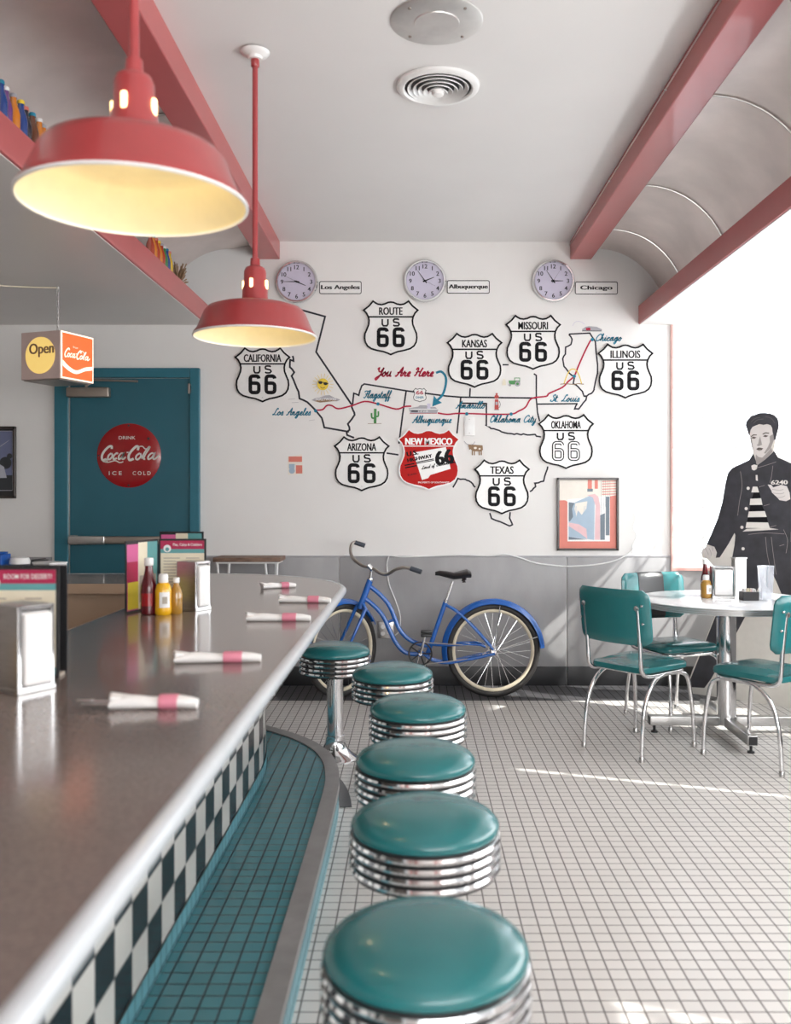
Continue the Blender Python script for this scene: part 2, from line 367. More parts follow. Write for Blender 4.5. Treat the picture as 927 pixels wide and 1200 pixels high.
# script lettering: strokes in x-height units
GL = {
 'a': ([[(0,.1),(.2,.5),(.75,.95),(.35,.9),(.15,.4),(.35,.03),(.65,.35),(.78,.95),(.75,.3),(.87,.03),(1.05,.1)]], 1.05),
 'b': ([[(0,.1),(.3,1.2),(.38,1.85),(.2,1.8),(.15,.5),(.3,.02),(.6,.3),(.5,.85),(.85,.7)]], .85),
 'c': ([[(0,.1),(.25,.65),(.65,.85),(.4,.95),(.15,.45),(.35,.02),(.75,.1)]], .75),
 'e': ([[(0,.1),(.45,.5),(.55,.85),(.35,.95),(.15,.5),(.3,.02),(.75,.12)]], .75),
 'f': ([[(0,.1),(.35,1.2),(.42,1.85),(.25,1.7),(.15,0),(.1,-.8),(.3,-.6),(.25,0),(.6,.15)]], .6),
 'g': ([[(0,.1),(.2,.5),(.75,.95),(.35,.9),(.15,.4),(.35,.03),(.65,.35),(.78,.95),(.72,-.2),(.5,-.85),(.25,-.6),(.6,-.1),(1.0,.15)]], 1.0),
 'h': ([[(0,.1),(.3,1.2),(.38,1.85),(.2,1.8),(.12,0)],[(.12,.3),(.4,.92),(.58,.7),(.55,.15),(.7,.02),(.92,.12)]], .92),
 'i': ([[(0,.1),(.22,.9),(.2,.2),(.33,.03),(.55,.12)],[(.3,1.25),(.34,1.38)]], .55),
 'k': ([[(0,.1),(.3,1.2),(.38,1.85),(.2,1.8),(.12,0)],[(.12,.4),(.45,.9),(.5,.65),(.22,.5),(.6,.04),(.88,.12)]], .88),
 'l': ([[(0,.1),(.3,1.2),(.38,1.85),(.2,1.8),(.14,.5),(.27,.03),(.55,.12)]], .55),
 'm': ([[(0,.1),(.2,.9),(.15,0)],[(.15,.4),(.4,.92),(.5,.6),(.45,0)],[(.45,.4),(.7,.92),(.82,.6),(.8,.1),(.95,.03),(1.15,.12)]], 1.15),
 'n': ([[(0,.1),(.2,.9),(.15,0)],[(.15,.4),(.42,.92),(.55,.6),(.52,.1),(.67,.03),(.88,.12)]], .88),
 'o': ([[(0,.1),(.12,.55),(.4,.95),(.15,.6),(.2,.1),(.45,.02),(.63,.45),(.45,.9),(.55,.75),(.85,.7)]], .85),
 'q': ([[(0,.1),(.2,.5),(.75,.95),(.35,.9),(.15,.4),(.35,.03),(.65,.35),(.78,.95),(.68,-.4),(.72,-.85),(.95,-.3),(1.05,.12)]], 1.05),
 'r': ([[(0,.1),(.2,1.0),(.3,.78),(.52,.8),(.42,.3),(.55,.03),(.78,.12)]], .78),
 's': ([[(0,.1),(.35,.98),(.5,.4),(.38,.02),(.08,.1)],[(.38,.02),(.7,.12)]], .7),
 't': ([[(0,.1),(.3,1.6),(.2,.3),(.33,.03),(.58,.12)],[(.0,1.1),(.6,1.15)]], .58),
 'u': ([[(0,.3),(.15,.92),(.12,.2),(.33,.03),(.6,.4),(.65,.92),(.63,.2),(.78,.03),(.98,.12)]], .98),
 'y': ([[(0,.3),(.15,.92),(.12,.2),(.33,.03),(.6,.4),(.65,.92),(.6,-.3),(.35,-.85),(.15,-.55),(.6,0),(.9,.15)]], .9),
 'w': ([[(0,.3),(.15,.92),(.12,.2),(.33,.03),(.55,.9),(.6,.1),(.85,.1),(.95,.9),(1.1,.7)]], 1.1),
 'd': ([[(0,.1),(.2,.5),(.75,.95),(.35,.9),(.15,.4),(.35,.03),(.65,.35),(.85,1.9),(.75,.3),(.87,.03),(1.05,.1)]], 1.05),
 'A': ([[(0,.15),(.25,.05),(.6,.9),(.95,1.9),(1.0,.9),(1.05,.1),(1.3,.12)],[(.25,.75),(.7,.9),(1.25,.75)]], 1.3),
 'C': ([[(1.15,1.45),(.9,1.9),(.4,1.5),(.15,.7),(.35,.05),(.8,.1),(1.15,.5)]], 1.15),
 'E': ([[(1.0,1.6),(.7,1.9),(.4,1.5),(.7,1.05),(.2,.6),(.4,.03),(1.0,.3)]], 1.05),
 'F': ([[(0,1.5),(.3,1.8),(.9,1.75),(1.4,1.9)],[(.8,1.75),(.7,.7),(.4,.02),(.05,.25)],[(.35,1),(1.05,1.05)]], 1.05),
 'H': ([[(0,1.4),(.2,1.85),(.4,1.6),(.3,.5),(.05,.05)],[(1.15,1.9),(.95,1.0),(.95,.1),(1.3,.12)],[(.15,.8),(.5,1.0),(1.05,.95)]], 1.3),
 'L': ([[(1.0,1.55),(.85,1.9),(.6,1.5),(.45,.6),(.15,.05),(.1,.25),(.5,.12),(1.1,.1)]], 1.1),
 'O': ([[(.6,1.85),(.2,1.4),(.1,.6),(.4,.02),(.95,.5),(1.0,1.3),(.6,1.85),(.4,1.6),(.9,1.5)]], 1.15),
 'S': ([[(1.0,1.5),(.75,1.9),(.4,1.5),(.8,.8),(.6,.05),(.1,.15),(.2,.5)]], 1.0),
 'Y': ([[(0,1.5),(.2,1.85),(.3,1.2),(.7,1.0),(1.05,1.9)],[(1.05,1.9),(.85,.4),(.4,-.75),(.15,-.45),(.8,.2),(1.1,.2)]], 1.1),
 '.': ([[(.15,.02),(.2,.1)]], .35), '-': ([[(.1,.9),(.4,.95)]], .5),
}

# ------------------------------------------------------------------ the setting
def box_struct(name, c, d, m, kind='structure'):
    b = MB(); b.box(c, d); return struct(b.build(name, m))
b = MB(); b.box((0, 1.815, -.05), (9, 8.63, .1)); struct(b.build('floor', 'floor'))            # white tiles up to y = 6.13
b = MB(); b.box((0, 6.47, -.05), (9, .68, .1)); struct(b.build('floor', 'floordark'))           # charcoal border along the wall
box_struct('wall_back', (-1.05, WY+.08, 1.63), (5.9, .16, 3.3), 'wall')
b = MB()
for x0_, x1_, z0_, z1_ in ((-4.1, 3.4, 0, .9), (-4.1, 3.4, 2.6, 3.36), (-4.1, -.5, .9, 2.6), (2.85, 3.4, .9, 2.6)): b.box(((x0_+x1_)/2, -2.45, (z0_+z1_)/2), (x1_-x0_, .1, z1_-z0_))
struct(b.build('wall_front', 'wall'))
wf = MB()
for x_ in (.2, 1.3, 2.3): wf.box((x_, -2.45, 1.75), (.06, .06, 1.7))
for z_ in (1.35, 2.1): wf.box((1.17, -2.45, z_), (3.3, .04, .025))
struct(wf.build('window_2', 'muntin'))
box_struct('wall_left', (-4.05, 2.0, 1.3), (.1, 9.3, 2.8), 'darkwall')
box_struct('ceiling', (.08, 2.12, 3.31), (2.5, 9.2, .1), 'ceil')
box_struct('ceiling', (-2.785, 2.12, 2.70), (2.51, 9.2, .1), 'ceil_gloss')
box_struct('ceiling', (2.545, 2.12, 2.70), (1.77, 9.2, .1), 'ceil')
# quarter vaults of sheet metal between the beams
def vault(sx, name, lab):
    b = MB(); cx = 1.34*sx; n = 20; y0, y1 = -2.4, WY-.002
    pts = [(cx+sx*.52*sin(pi/2*k/n), 2.66+.55*cos(pi/2*k/n)) for k in range(n+1)]
    pts = [(1.14*sx, 3.235), (1.25*sx, 3.225)] + pts
    o = [(p[0]+sx*.02, p[1]+.02) for p in pts]
    for yy in (y0, y1): pass
    m = len(pts); vs = [(p[0], y0, p[1]) for p in pts] + [(p[0], y1, p[1]) for p in pts] + [(p[0], y0, p[1]) for p in o] + [(p[0], y1, p[1]) for p in o]
    fs = []
    for i in range(m-1): fs += [(i, i+1, m+i+1, m+i), (2*m+i, 3*m+i, 3*m+i+1, 2*m+i+1)]
    b.add(vs, fs, True); r = b.build(name, 'vault'); struct(r); r['label'] = lab
    for i, y in enumerate((6.15, 5.28, 4.1, 3.0, 1.9) if sx > 0 else (4.35, 3.2, 2.0)):   # lapped seams
        s_ = MB(); s_.tube([(p[0]-sx*.004, y, p[1]-.004) for p in pts], .004, 6); s_.build('seam', 'satin', r)
vault(1, 'ceiling_vault', 'brushed metal quarter vault above the tables')
vault(-1, 'ceiling_vault', 'brushed metal quarter vault above the counter')
def beam(n, x0, x1, z0, z1, y1=WY-.003):
    b = MB(); b.box(((x0+x1)/2, (y1-2.4)/2, (z0+z1)/2), (x1-x0, y1+2.4, z1-z0)); o = struct(b.build('trim_%d' % n, 'red', bev=.006)); return o
beam(1, 1.148, 1.305, 3.13, 3.275); beam(2, 1.65, 1.83, 2.654, 2.79)
beam(3, -1.14, -.985, 3.13, 3.275); beam(4, -1.70, -1.515, 2.654, 2.80)
# low ceilings' outer returns close the vault behind the beams
# grey wainscot panels and black base on the back wall
b = MB()
for x0, x1 in ((-4.0, -2.66), (-1.53, -.55), (-.545, 1.122), (1.128, 1.9)): b.box(((x0+x1)/2, WY-.006, .54), (x1-x0, .012, .805), bev=.003)
struct(b.build('trim_5', 'wains'))
b = MB()
for x0, x1 in ((-4.0, -2.66), (-1.53, -.45), (-.448, 1.122), (1.126, 1.9)): b.box(((x0+x1)/2, WY-.009, .07), (x1-x0, .018, .14), bev=.004)
struct(b.build('baseboard_back', 'black'))
b = MB(); b.box((.18, WY-.007, .948), (3.42, .014, .008)); struct(b.build('trim_6', 'greypic'))
# right wall: sweeps round in a quarter circle, then runs to the front; grid windows all along
CC = (1.9, WY-1.26); R_ = 1.26
def wall_path(r, n=18):
    p = [(CC[0]+r*cos(a), CC[1]+r*sin(a)) for a in [pi/2-pi/2*i/n for i in range(n+1)]]
    return p
def path_wall(name, m, r0, r1, z0, z1, ys=None, yend=-2.4, smooth=False):
    P0, P1 = wall_path(r0), wall_path(r1)
    P0.append((CC[0]+r0, yend)); P1.append((CC[0]+r1, yend))
    b = MB(); n = len(P0)
    vs = [(p[0], p[1], z0) for p in P0] + [(p[0], p[1], z1) for p in P0] + [(p[0], p[1], z0) for p in P1] + [(p[0], p[1], z1) for p in P1]
    fs = []
    for i in range(n-1): fs += [(i, i+1, n+i+1, n+i), (2*n+i, 3*n+i, 3*n+i+1, 2*n+i+1), (n+i, n+i+1, 3*n+i+1, 3*n+i), (i, 2*n+i, 2*n+i+1, i+1)]
    b.add(vs, fs, True); return b.build(name, m)
struct(path_wall('wall_right', 'wains', R_, R_+.15, 0, .843))
struct(path_wall('wall_right', 'wall', R_, R_+.05, 2.63, 2.80))
struct(path_wall('baseboard_right', 'black', R_-.018, R_, 0, .14))
wi = struct(path_wall('window_1', 'salmon', R_-.012, R_+.06, .843, .865)); wi['label'] = 'curved gridded window flooding the corner with daylight'
path_wall('pane', 'pane', R_+.03, R_+.036, .865, 2.63).parent = wi
for i in range(1, 8): path_wall('glazing_bar', 'muntin', R_+.018, R_+.03, .865+.2206*i-.006, .865+.2206*i+.006).parent = wi
P = []
L_ = pi/2*R_; k = 0
b = MB()
for i in range(34):
    sdist = .225*(i+1)
    if sdist < L_: a = pi/2 - sdist/R_; x, y, rz = CC[0]+(R_+.024)*cos(a), CC[1]+(R_+.024)*sin(a), a
    else: x, y, rz = CC[0]+R_+.024, CC[1]-(sdist-L_), 0
    m = MB(); m.box((x, y, 1.747), (.012, .012, 1.765), rz); m.build('glazing_bar', 'muntin', wi)
m = MB(); m.box((1.895, WY-.01, 1.745), (.016, .03, 1.80)); m.build('window_jamb', 'salmon', wi)
# added unseen sheets block the sun mid-window; added slats nearer the front shape patches
for y0_, y1_ in ((1.57, 3.655), (3.69, 4.88)):
    bb = MB(); bb.box((3.135, (y0_+y1_)/2, 1.75), (.004, y1_-y0_, 1.80)); bb.build('sun_blocker', 'muntin', wi)
bb = MB()
for k in range(8): bb.box((3.135, .98, 2.62-.125*k), (.01, 1.16, .066))
bb.box((3.135, .98, 1.3), (.006, 1.16, .86)); bb.build('sun_slat_mask', 'muntin', wi)
# solid pier between the window bays at the front, behind the photographer's right shoulder
box_struct('wall_right', (3.36, -.4, 1.75), (.12, 1.5, 1.8), 'wall')

# teal door with frame, closer and push bar
dr = thing('door_1', 'teal steel door with a push bar and closer', 'door', (0, WY, 0)); del dr['category']; dr['kind'] = 'structure'
def wallx(px): return (px-485)/WS
x0, x1 = wallx(66), wallx(235); zt = EYE-(432-583)/WS
b = MB()
b.box(((x0+x0+.10)/2, -.02, zt/2), (.10, .04, zt)); b.box((x1-.035, -.02, zt/2), (.07, .04, zt)); b.box(((x0+x1)/2+.015, -.02, zt-.035), (x1-x0-.172, .04, .07))
b.build('door_frame', 'tealframe', dr, bev=.004)
b = MB(); b.box(((x0+.11+x1-.075)/2, -.012, (zt-.075)/2), (x1-x0-.185, .02, zt-.075)); b.build('door_leaf', 'tealdoor', dr)
b = MB(); b.box((x0+.105, -.022, zt/2-.05), (.008, .004, zt-.1)); b.build('hinge_strip', 'satin', dr)
b = MB(); b.box((x0-.012, -.006, zt/2-.1), (.022, .012, zt-.25)); b.build('casing_strip', 'whitepaint', dr)
ax, az = W(107, 461); b = MB(); b.box((ax, -.055, az), (.31, .06, .072), bev=.01); cl = b.build('door_closer', 'bronze', dr)
b = MB(); b.tube([(ax-.02, -.06, az+.04), (ax+.02, -.05, W(0, 447)[1])], .01, 8); b.tube([(W(103, 0)[0], -.05, W(0, 446)[1]), (W(164, 0)[0], -.05, W(0, 448)[1])], .008, 8); b.build('closer_arm', 'bronze', cl)
ax, az = W(224, 456); b = MB(); b.box((ax, -.03, az), (.03, .02, .075), bev=.004); b.build('strike_plate', 'satin', dr)
b = MB(); xa, za = W(84, 632.5); xb, _ = W(215, 0); b.box(((xa+xb)/2, -.06, za), (xb-xa, .035, .055), bev=.008); pb = b.build('push_bar', 'bronze', dr)
b = MB(); b.box((xa+.14, -.085, za), (.26, .02, .062), bev=.005); b.box((xa+.03, -.045, za), (.05, .045, .07), bev=.004); b.box((xb-.03, -.045, za), (.05, .045, .07), bev=.004); b.build('bar_housing', 'satin', pb)

# ------------------------------------------------------------------ counter, its base and the foot platform
CZ = .92
def arc(cx, cy, rx, ry, a0, a1, n): return [(cx+rx*cos(a0+(a1-a0)*i/n), cy+ry*sin(a0+(a1-a0)*i/n)) for i in range(n+1)]
ct = thing('lunch_counter', 'long U shaped diner counter with polished brown top and white edge', 'counter', (0, 0, 0))
outer = [(-.366, -.3)] + arc(-1.254, 4.57, .888, .888, 0, pi/2, 26) + [(-3.2, 5.458)]
inner = [(-3.2, 4.82), (-1.2, 4.82), (-1.2, -.3)]
b = MB(); b.flat(outer+inner, CZ-.036, CZ); b.build('countertop', 'counter', ct)
b = MB(); b.tube([(p[0]+.002, p[1], CZ-.0185) for p in [(-.366, -.3), (-.366, 2)] + outer[1:]], .0205, 12); b.build('edging', 'edge', ct)
b = MB(); b.box((-1.201, 2.26, CZ-.023), (.012, 5.12, .044)); b.box((-2.2, 4.818, CZ-.027), (2.0, .014, .052)); b.build('inner_edging', 'tan', ct)
bo = [(-.67, -.3)] + arc(-1.32, 3.9, .65, 1.25, 0, pi/2, 30) + [(-3.0, 5.15)]
def wall_strip(pts, z0, z1, uv=True):
    """upright strip along a plan path with UVs in metres"""
    b = MB(); L0 = 0; n = len(pts)
    vs = []; 
    for i, p in enumerate(pts):
        if i: L0 += (Vector(p)-Vector(pts[i-1])).length
        b.uv[2*i] = (L0, z0); b.uv[2*i+1] = (L0, z1); vs += [(p[0], p[1], z0), (p[0], p[1], z1)]
    b.add(vs, [(2*i+2, 2*i, 2*i+1, 2*i+3)[::-1] for i in range(n-1)]); return b
b = wall_strip(bo, .19, CZ-.036); b.build('tiled_front', 'check', ct)
b = wall_strip([(p[0]+.004, p[1]) for p in bo], .13, .19); b.build('tiled_plinth', 'riser', ct)
b = MB(); b.flat([(-.69, -.3), (-.69, 3.9), (-.80, 4.5), (-1.1, 5.0), (-3.0, 5.12), (-3.0, 4.86), (-1.22, 4.86), (-1.22, -.3)], .0, CZ-.037); b.build('cabinet_body', 'tan', ct)
po = smooth2([(-.318, -.6), (-.318, 1.0), (-.318, 2.6), (-.32, 3.7), (-.335, 4.05), (-.385, 4.32), (-.475, 4.54), (-.62, 4.74), (-.82, 4.93), (-1.15, 5.18), (-1.6, 5.4), (-2.3, 5.44), (-3.2, 5.44)], 8)
def inset(pts, d):
    o = []
    for i, p in enumerate(pts):
        a = Vector(pts[max(i-1, 0)]); c = Vector(pts[min(i+1, len(pts)-1)]); t = (c-a).normalized(); o.append((p[0]-t.y*d, p[1]+t.x*d))
    return o
pi_ = inset(po, .062); PZ = .138
pf = thing('foot_platform', 'raised teal tiled step along the foot of the counter', 'step', (0, 0, 0))
b = MB(); b.flat(pi_ + [(-3.2, 5.16)] + [(p[0]+.006, p[1]+.006) for p in reversed(bo)] + [(-.664, -.6)], 0, PZ-.004); b.build('tiled_top', 'platform', pf)
b = MB(); n = len(po)
vs = [(p[0], p[1], z) for z in (PZ+.002, PZ-.03) for q in (po, pi_) for p in q]
fs = []
for i in range(n-1): fs += [(i, n+i, n+i+1, i+1)[::-1], (i, i+1, 2*n+i+1, 2*n+i)[::-1], (n+i, 3*n+i, 3*n+i+1, n+i+1)[::-1]]
b.add(vs, fs); b.build('curb_strip', 'curb', pf)
b = wall_strip([(p[0]-.004, p[1]) for p in po], 0, PZ-.03); b.build('tiled_riser', 'riser', pf)
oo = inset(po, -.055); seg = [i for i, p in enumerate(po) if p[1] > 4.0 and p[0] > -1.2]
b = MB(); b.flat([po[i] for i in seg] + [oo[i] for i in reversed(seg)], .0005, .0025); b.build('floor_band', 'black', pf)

# ------------------------------------------------------------------ ceiling fixtures
t = thing('ceiling_plate', 'round brushed metal plate on the white ceiling', 'ceiling plate', (.09, 3.56, 3.26))
b = MB(); b.lathe([(.183, -.001), (.183, -.004), (.178, -.007), (.09, -.010), (.088, -.014), (0, -.014)], n=48); b.build('disc', 'spun', t)
for k in range(4): b = MB(); a = pi/4+k*pi/2; b.lathe([(.007, -.007), (.006, -.012), (0, -.013)], (.15*cos(a), .15*sin(a), 0), 8); b.build('screw', 'bronze', t)
t = thing('ceiling_vent', 'round louvred white air vent on the ceiling', 'vent', (.11, 4.12, 3.26))
b = MB(); b.lathe([(.190, -.001), (.188, -.012), (.175, -.02), (.16, -.02), (.152, -.012)], n=48); b.build('rim', 'whitepaint', t)
b = MB(); b.lathe([(.155, -.002), (0, -.002)], n=32); b.build('dark_backing', 'black', t)
for k, r in enumerate((.137, .112, .088, .064, .040)):
    b = MB(); z = -.016-.004*k; b.lathe([(r-.014, z+.010), (r+.002, z-.004), (r+.004, z-.001), (r-.010, z+.012)], n=40); b.build('louvre_ring', 'whitepaint', t)
b = MB(); b.lathe([(.03, -.03), (.024, -.045), (.01, -.05), (0, -.05)], n=20); b.build('centre_cone', 'whitepaint', t)

def pendant(name, label, x, y, zr, zc):
    t = thing(name, label, 'pendant lamp', (x, y, zr), 0, 'red pendant lamps over the counter')
    # local z = 0 at the shade's rim
    b = MB(); b.lathe([(.2555, .001), (.254, .012), (.240, .030), (.212, .098), (.196, .118), (.16, .130), (.10, .140), (.058, .150), (.055, .158)], n=64); b.build('lamp_shade', 'redgloss', t)
    b = MB(); b.lathe([(.2545, .000), (.2525, .011), (.237, .029), (.209, .096), (.194, .114), (.158, .125), (.098, .134), (.05, .142)], n=64); b.build('shade_lining', 'enam', t)
    b = MB(); b.lathe([(.259, .004), (.259, -.001), (.2535, -.003), (.2525, .003)], n=64); b.build('rim_band', 'whitepaint', t)
    b = MB(); b.lathe([(.060, .150), (.054, .160), (.053, .20), (.047, .215), (.046, .275), (.040, .29), (.021, .30), (.019, .33), (.0, .33)], n=28); sk = b.build('socket_housing', 'redgloss', t)
    for a in (-pi/2-.15, -.2, pi-.1):
        b = MB(); d = Vector((cos(a), sin(a), 0)); M_ = Matrix.Translation(d*.0505+Vector((0, 0, .218))) @ Matrix.Rotation(a, 4, 'Z')
        b.box((0, 0, 0), (.010, .015, .040), M=M_, bev=.0049); b.build('glow_slot', 'bulb', sk)
    b = MB(); b.tube([(0, 0, .32), (0, 0, zc-zr-.04)], .0115, 14); b.build('stem', 'redgloss', t)
    b = MB(); b.lathe([(.014, zc-zr-.065), (.018, zc-zr-.06), (.018, zc-zr-.03), (.013, zc-zr-.02)], n=16); b.build('stem_collar', 'redgloss', t)
    b = MB(); b.lathe([(.0, zc-zr-.035), (.028, zc-zr-.032), (.032, zc-zr-.02), (.055, zc-zr-.012), (.062, zc-zr-.001)], n=28); b.build('ceiling_rose', 'whitepaint', t)
    b = MB(); b.lathe([(0, .112), (.02, .115), (.032, .13), (.03, .15), (.02, .17), (.015, .19)], n=20); b.build('bulb', 'bulb', t)
    l = bpy.data.lights.new('bulb_light', 'POINT'); l.energy = .85; l.color = (1, .83, .52); l.shadow_soft_size = .035
    o = bpy.data.objects.new('bulb_light', l); C.objects.link(o); o.location = (x, y, zr+.095)
pendant('pendant_lamp', 'larger, nearer red pendant lamp hanging low over the counter', -.643, 2.075, 2.055, 3.255)
pendant('pendant_lamp', 'farther red pendant lamp hanging from a white ceiling rose', -.668, 3.80, 2.055, 3.255)

# ------------------------------------------------------------------ bar stools
SZ = .60
def make_stool(loc, label):
    t = thing('bar_stool', label, 'bar stool', loc, 0, 'chrome and teal stools along the counter')
    b = MB(); prof = [(0, SZ+.012), (.06, SZ+.011), (.11, SZ+.006), (.150, SZ-.004), (.172, SZ-.016), (.183, SZ-.028), (.186, SZ-.038), (.182, SZ-.047), (.172, SZ-.05), (.0, SZ-.05)]
    b.lathe(prof[::-1], n=64); b.build('seat', 'teal', t)
    b = MB(); z = SZ-.052; pr = [(.165, z+.006)]
    for k in range(4):
        pr += [(.176, z), (.1865, z-.003), (.190, z-.010), (.1865, z-.017), (.178, z-.020), (.177, z-.0225)]; z -= .0235
    pr += [(.176, z+.001), (.17, z-.002), (.06, z-.004)]
    b.lathe(pr[::-1], n=72); b.build('chrome_ring', 'chrome', t)
    b = MB(); 
    for k in range(5): zz = SZ-.0505-.0235*k; b.lathe([(.176, zz-.004), (.1825, zz-.0025), (.1825, zz+.0015), (.176, zz+.003)], n=64)
    b.build('black_groove', 'black', t)
    b = MB(); b.lathe([(.044, .12), (.044, z-.003)], n=32); b.lathe([(.06, z-.03), (.06, z-.004)], n=32); b.build('post', 'chrome', t)
    b = MB(); b.lathe([(.122, 0), (.122, .006), (.113, .014), (.088, .030), (.066, .056), (.054, .085), (.049, .118), (.050, .124), (.044, .126)], n=40); b.build('flared_base', 'chrome', t)
    return t
stools = [((.022, 1.628, 0), 'nearest teal seat chrome stool, largest in view'),
 ((.028, 2.261, 0), 'second nearest teal and chrome stool, just behind the nearest one'),
 ((.005, 2.807, 0), 'teal and chrome stool, third from the nearest in the row'),
 ((.016, 3.482, 0), 'teal and chrome stool, fourth from the nearest, third from the bicycle'),
 ((-.098, 4.168, 0), 'teal and chrome stool next to the farthest one, second from the bicycle'),
 ((-.417, 4.78, 0), 'farthest teal stool, its whole chrome post and flared base showing by the bicycle')]
st0 = make_stool(*stools[0])
for loc, lab in stools[1:]: dup(st0, loc, 0, lab)

# ------------------------------------------------------------------ bicycle
BY = 6.24; BS = F/BY
def B(px, py, y=0): return ((px-485)/BS, y, EYE-(py-583)/BS)      # bicycle-plane point in the bike's local frame (origin on the floor below x = 0)
bk = thing('bicycle', 'blue step-through cruiser bicycle standing on its stand along the grey wainscot', 'bicycle', (0, BY, 0))
def Z7(x, y, d=0): return B(400+x/3.565, 620+y/3.565, d)
hub = (.548, 0, .325)
def wheel(cx, ang, name):
    M_ = Matrix.Translation((cx, 0, .325)) @ Matrix.Rotation(ang, 4, 'Z')
    b = MB(); b.T = M_; b.tube([(.302*cos(a), 0, .302*sin(a)) for a in [2*pi*i/56 for i in range(56)]], .0225, 12, True)
    r = b.build(name, 'tyre', bk)
    b = MB(); b.T = M_; b.tube([(.276*cos(a), 0, .276*sin(a)) for a in [2*pi*i/56 for i in range(56)]], .0145, 10, True); b.build('rim', 'cream', r)
    b = MB(); b.T = M_; b.lathe([(.0, -.05), (.018, -.05), (.026, -.035), (.014, -.03), (.014, .03), (.026, .035), (.018, .05), (0, .05)], n=16, axis='Y'); b.build('hub', 'chrome', r)
    b = MB(); b.T = M_
    for i in range(28):
        a = 2*pi*i/28; sgn = 1 if i % 2 else -1; a2 = a + (.9 if (i//2) % 2 else -.9)
        b.tube([(.024*cos(a2), .03*sgn, .024*sin(a2)), (.268*cos(a), .003*sgn, .268*sin(a))], .0013, 4)
    b.build('spokes', 'chrome', r)
    return r
wheel(.548, 0, 'rear_wheel'); FA = radians(47); wheel(-.497, FA, 'front_wheel')
def fender(cx, ang, a0, a1, name):
    b = MB(); b.T = Matrix.Translation((cx, 0, .325)) @ Matrix.Rotation(ang, 4, 'Z'); n = 34; vs = []; fs = []; q = 7
    for i in range(n+1):
        a = a0 + (a1-a0)*i/n
        for k in range(q):
            t_ = -1+2*k/(q-1); rr = .358 - .034*t_*t_; vs.append((rr*cos(a), .040*t_, rr*sin(a)))
        for k in range(q):
            t_ = -1+2*k/(q-1); rr = .355 - .034*t_*t_; vs.append((rr*cos(a), .038*t_, rr*sin(a)))
    w_ = 2*q
    for i in range(n):
        for k in range(q-1):
            a = i*w_+k; fs += [(a, a+1, a+w_+1, a+w_), (a+q, a+q+w_, a+q+w_+1, a+q+1)]
        fs += [(i*w_, i*w_+w_, i*w_+w_+q, i*w_+q), (i*w_+q-1, i*w_+2*q-1, i*w_+w_+2*q-1, i*w_+w_+q-1)]
    b.add(vs, fs, True); b.build(name, 'blue', bk)
fender(.548, 0, radians(3), radians(193), 'rear_fender')
fender(-.497, FA, radians(28), radians(165), 'front_fender')
# frame
b = MB()
ht0, ht1 = Z7(121, 212), Z7(84, 312)
b.tube([ht0, ht1], .022, 14)
b.tube([Z7(118, 238), Z7(160, 272), Z7(198, 316), Z7(222, 370), Z7(245, 422), Z7(285, 462), Z7(340, 484), Z7(378, 486)], .0155, 10, sm=5)
b.tube([Z7(100, 290), Z7(145, 328), Z7(178, 370), Z7(200, 420), Z7(228, 475), Z7(262, 512), Z7(300, 522), Z7(340, 520)], .0155, 10, sm=5)
b.tube([Z7(196, 388), Z7(226, 376)], .010, 8)
b.tube([Z7(436, 302), Z7(358, 528)], .016, 12)
for sg in (-1, 1):
    b.tube([Z7(438, 318, .01*sg), Z7(475, 338, .035*sg), Z7(520, 375, .045*sg), Z7(590, 450, .048*sg), Z7(640, 508, .05*sg)], .0095, 8, sm=4)
    b.tube([Z7(345, 520, .015*sg), Z7(380, 545, .03*sg), Z7(440, 555, .042*sg), Z7(540, 538, .05*sg), Z7(640, 516, .052*sg)], .010, 8, sm=4)
    b.tube([Z7(372, 482, .012*sg), Z7(430, 482, .04*sg), Z7(560, 478, .05*sg), Z7(600, 488, .05*sg)], .008, 8, sm=4)
b.lathe([(.024, -.04), (.024, .04)], Z7(330, 515), 16, 'Y', cap=True)
b.build('frame', 'blue', bk)
# fork, turned with the front wheel
b = MB(); hx = ht1
for sg in (-1, 1):
    o = Vector((-sin(FA), cos(FA), 0))*.048*sg
    b.tube([Vector(ht1)+o*.4, Vector(ht1)+o+Vector((-.004, 0, -.03)), Vector((-.497, 0, .325))+o*1.05], [.013, .013, .009], 10)
b.tube([Vector(ht1)+Vector((.0, 0, .01)), Vector(ht1)+Vector((-.008, 0, -.035))], .02, 12)
b.build('fork', 'blue', bk)
b = MB(); b.tube([ht0, Z7(127, 172)], .011, 12); b.lathe([(.02, -.012), (.022, 0), (.02, .012)], ht0, 14)
b.tube([Z7(112, 150, .0), Z7(132, 172)], .017, 12); b.build('handlebar_stem', 'chrome', bk)
hb = [Z7(88, 78, .20), Z7(62, 62, .20), Z7(38, 66, .19), Z7(32, 100, .15), Z7(50, 130, .08), Z7(90, 155, .02), Z7(125, 162, 0), Z7(165, 182, -.06), Z7(195, 182, -.12), Z7(225, 162, -.17), Z7(258, 152, -.2), Z7(285, 154, -.21), Z7(300, 157, -.215)]
b = MB(); b.tube(hb, .0115, 12, sm=5); h = b.build('handlebar', mat('tarnished_chrome', (.42, .39, .36), .3, .9), bk)
b = MB(); b.tube([Z7(48, 62, .2), Z7(90, 74, .2)], [.014, .0165, ][0:1][0], 12); b.tube([Z7(50, 62, .2), Z7(92, 76, .2)], .0165, 12); b.build('grip', 'greygrip', h)
b = MB(); b.tube([Z7(290, 154, -.21), Z7(333, 168, -.23)], .017, 12); b.build('grip', 'greygrip', h)
b = MB(); b.tube([Z7(436, 304), Z7(466, 216)], .0125, 12); b.lathe([(.018, -.01), (.018, .01)], Z7(437, 302), 12); b.build('seat_post', 'chrome', bk)
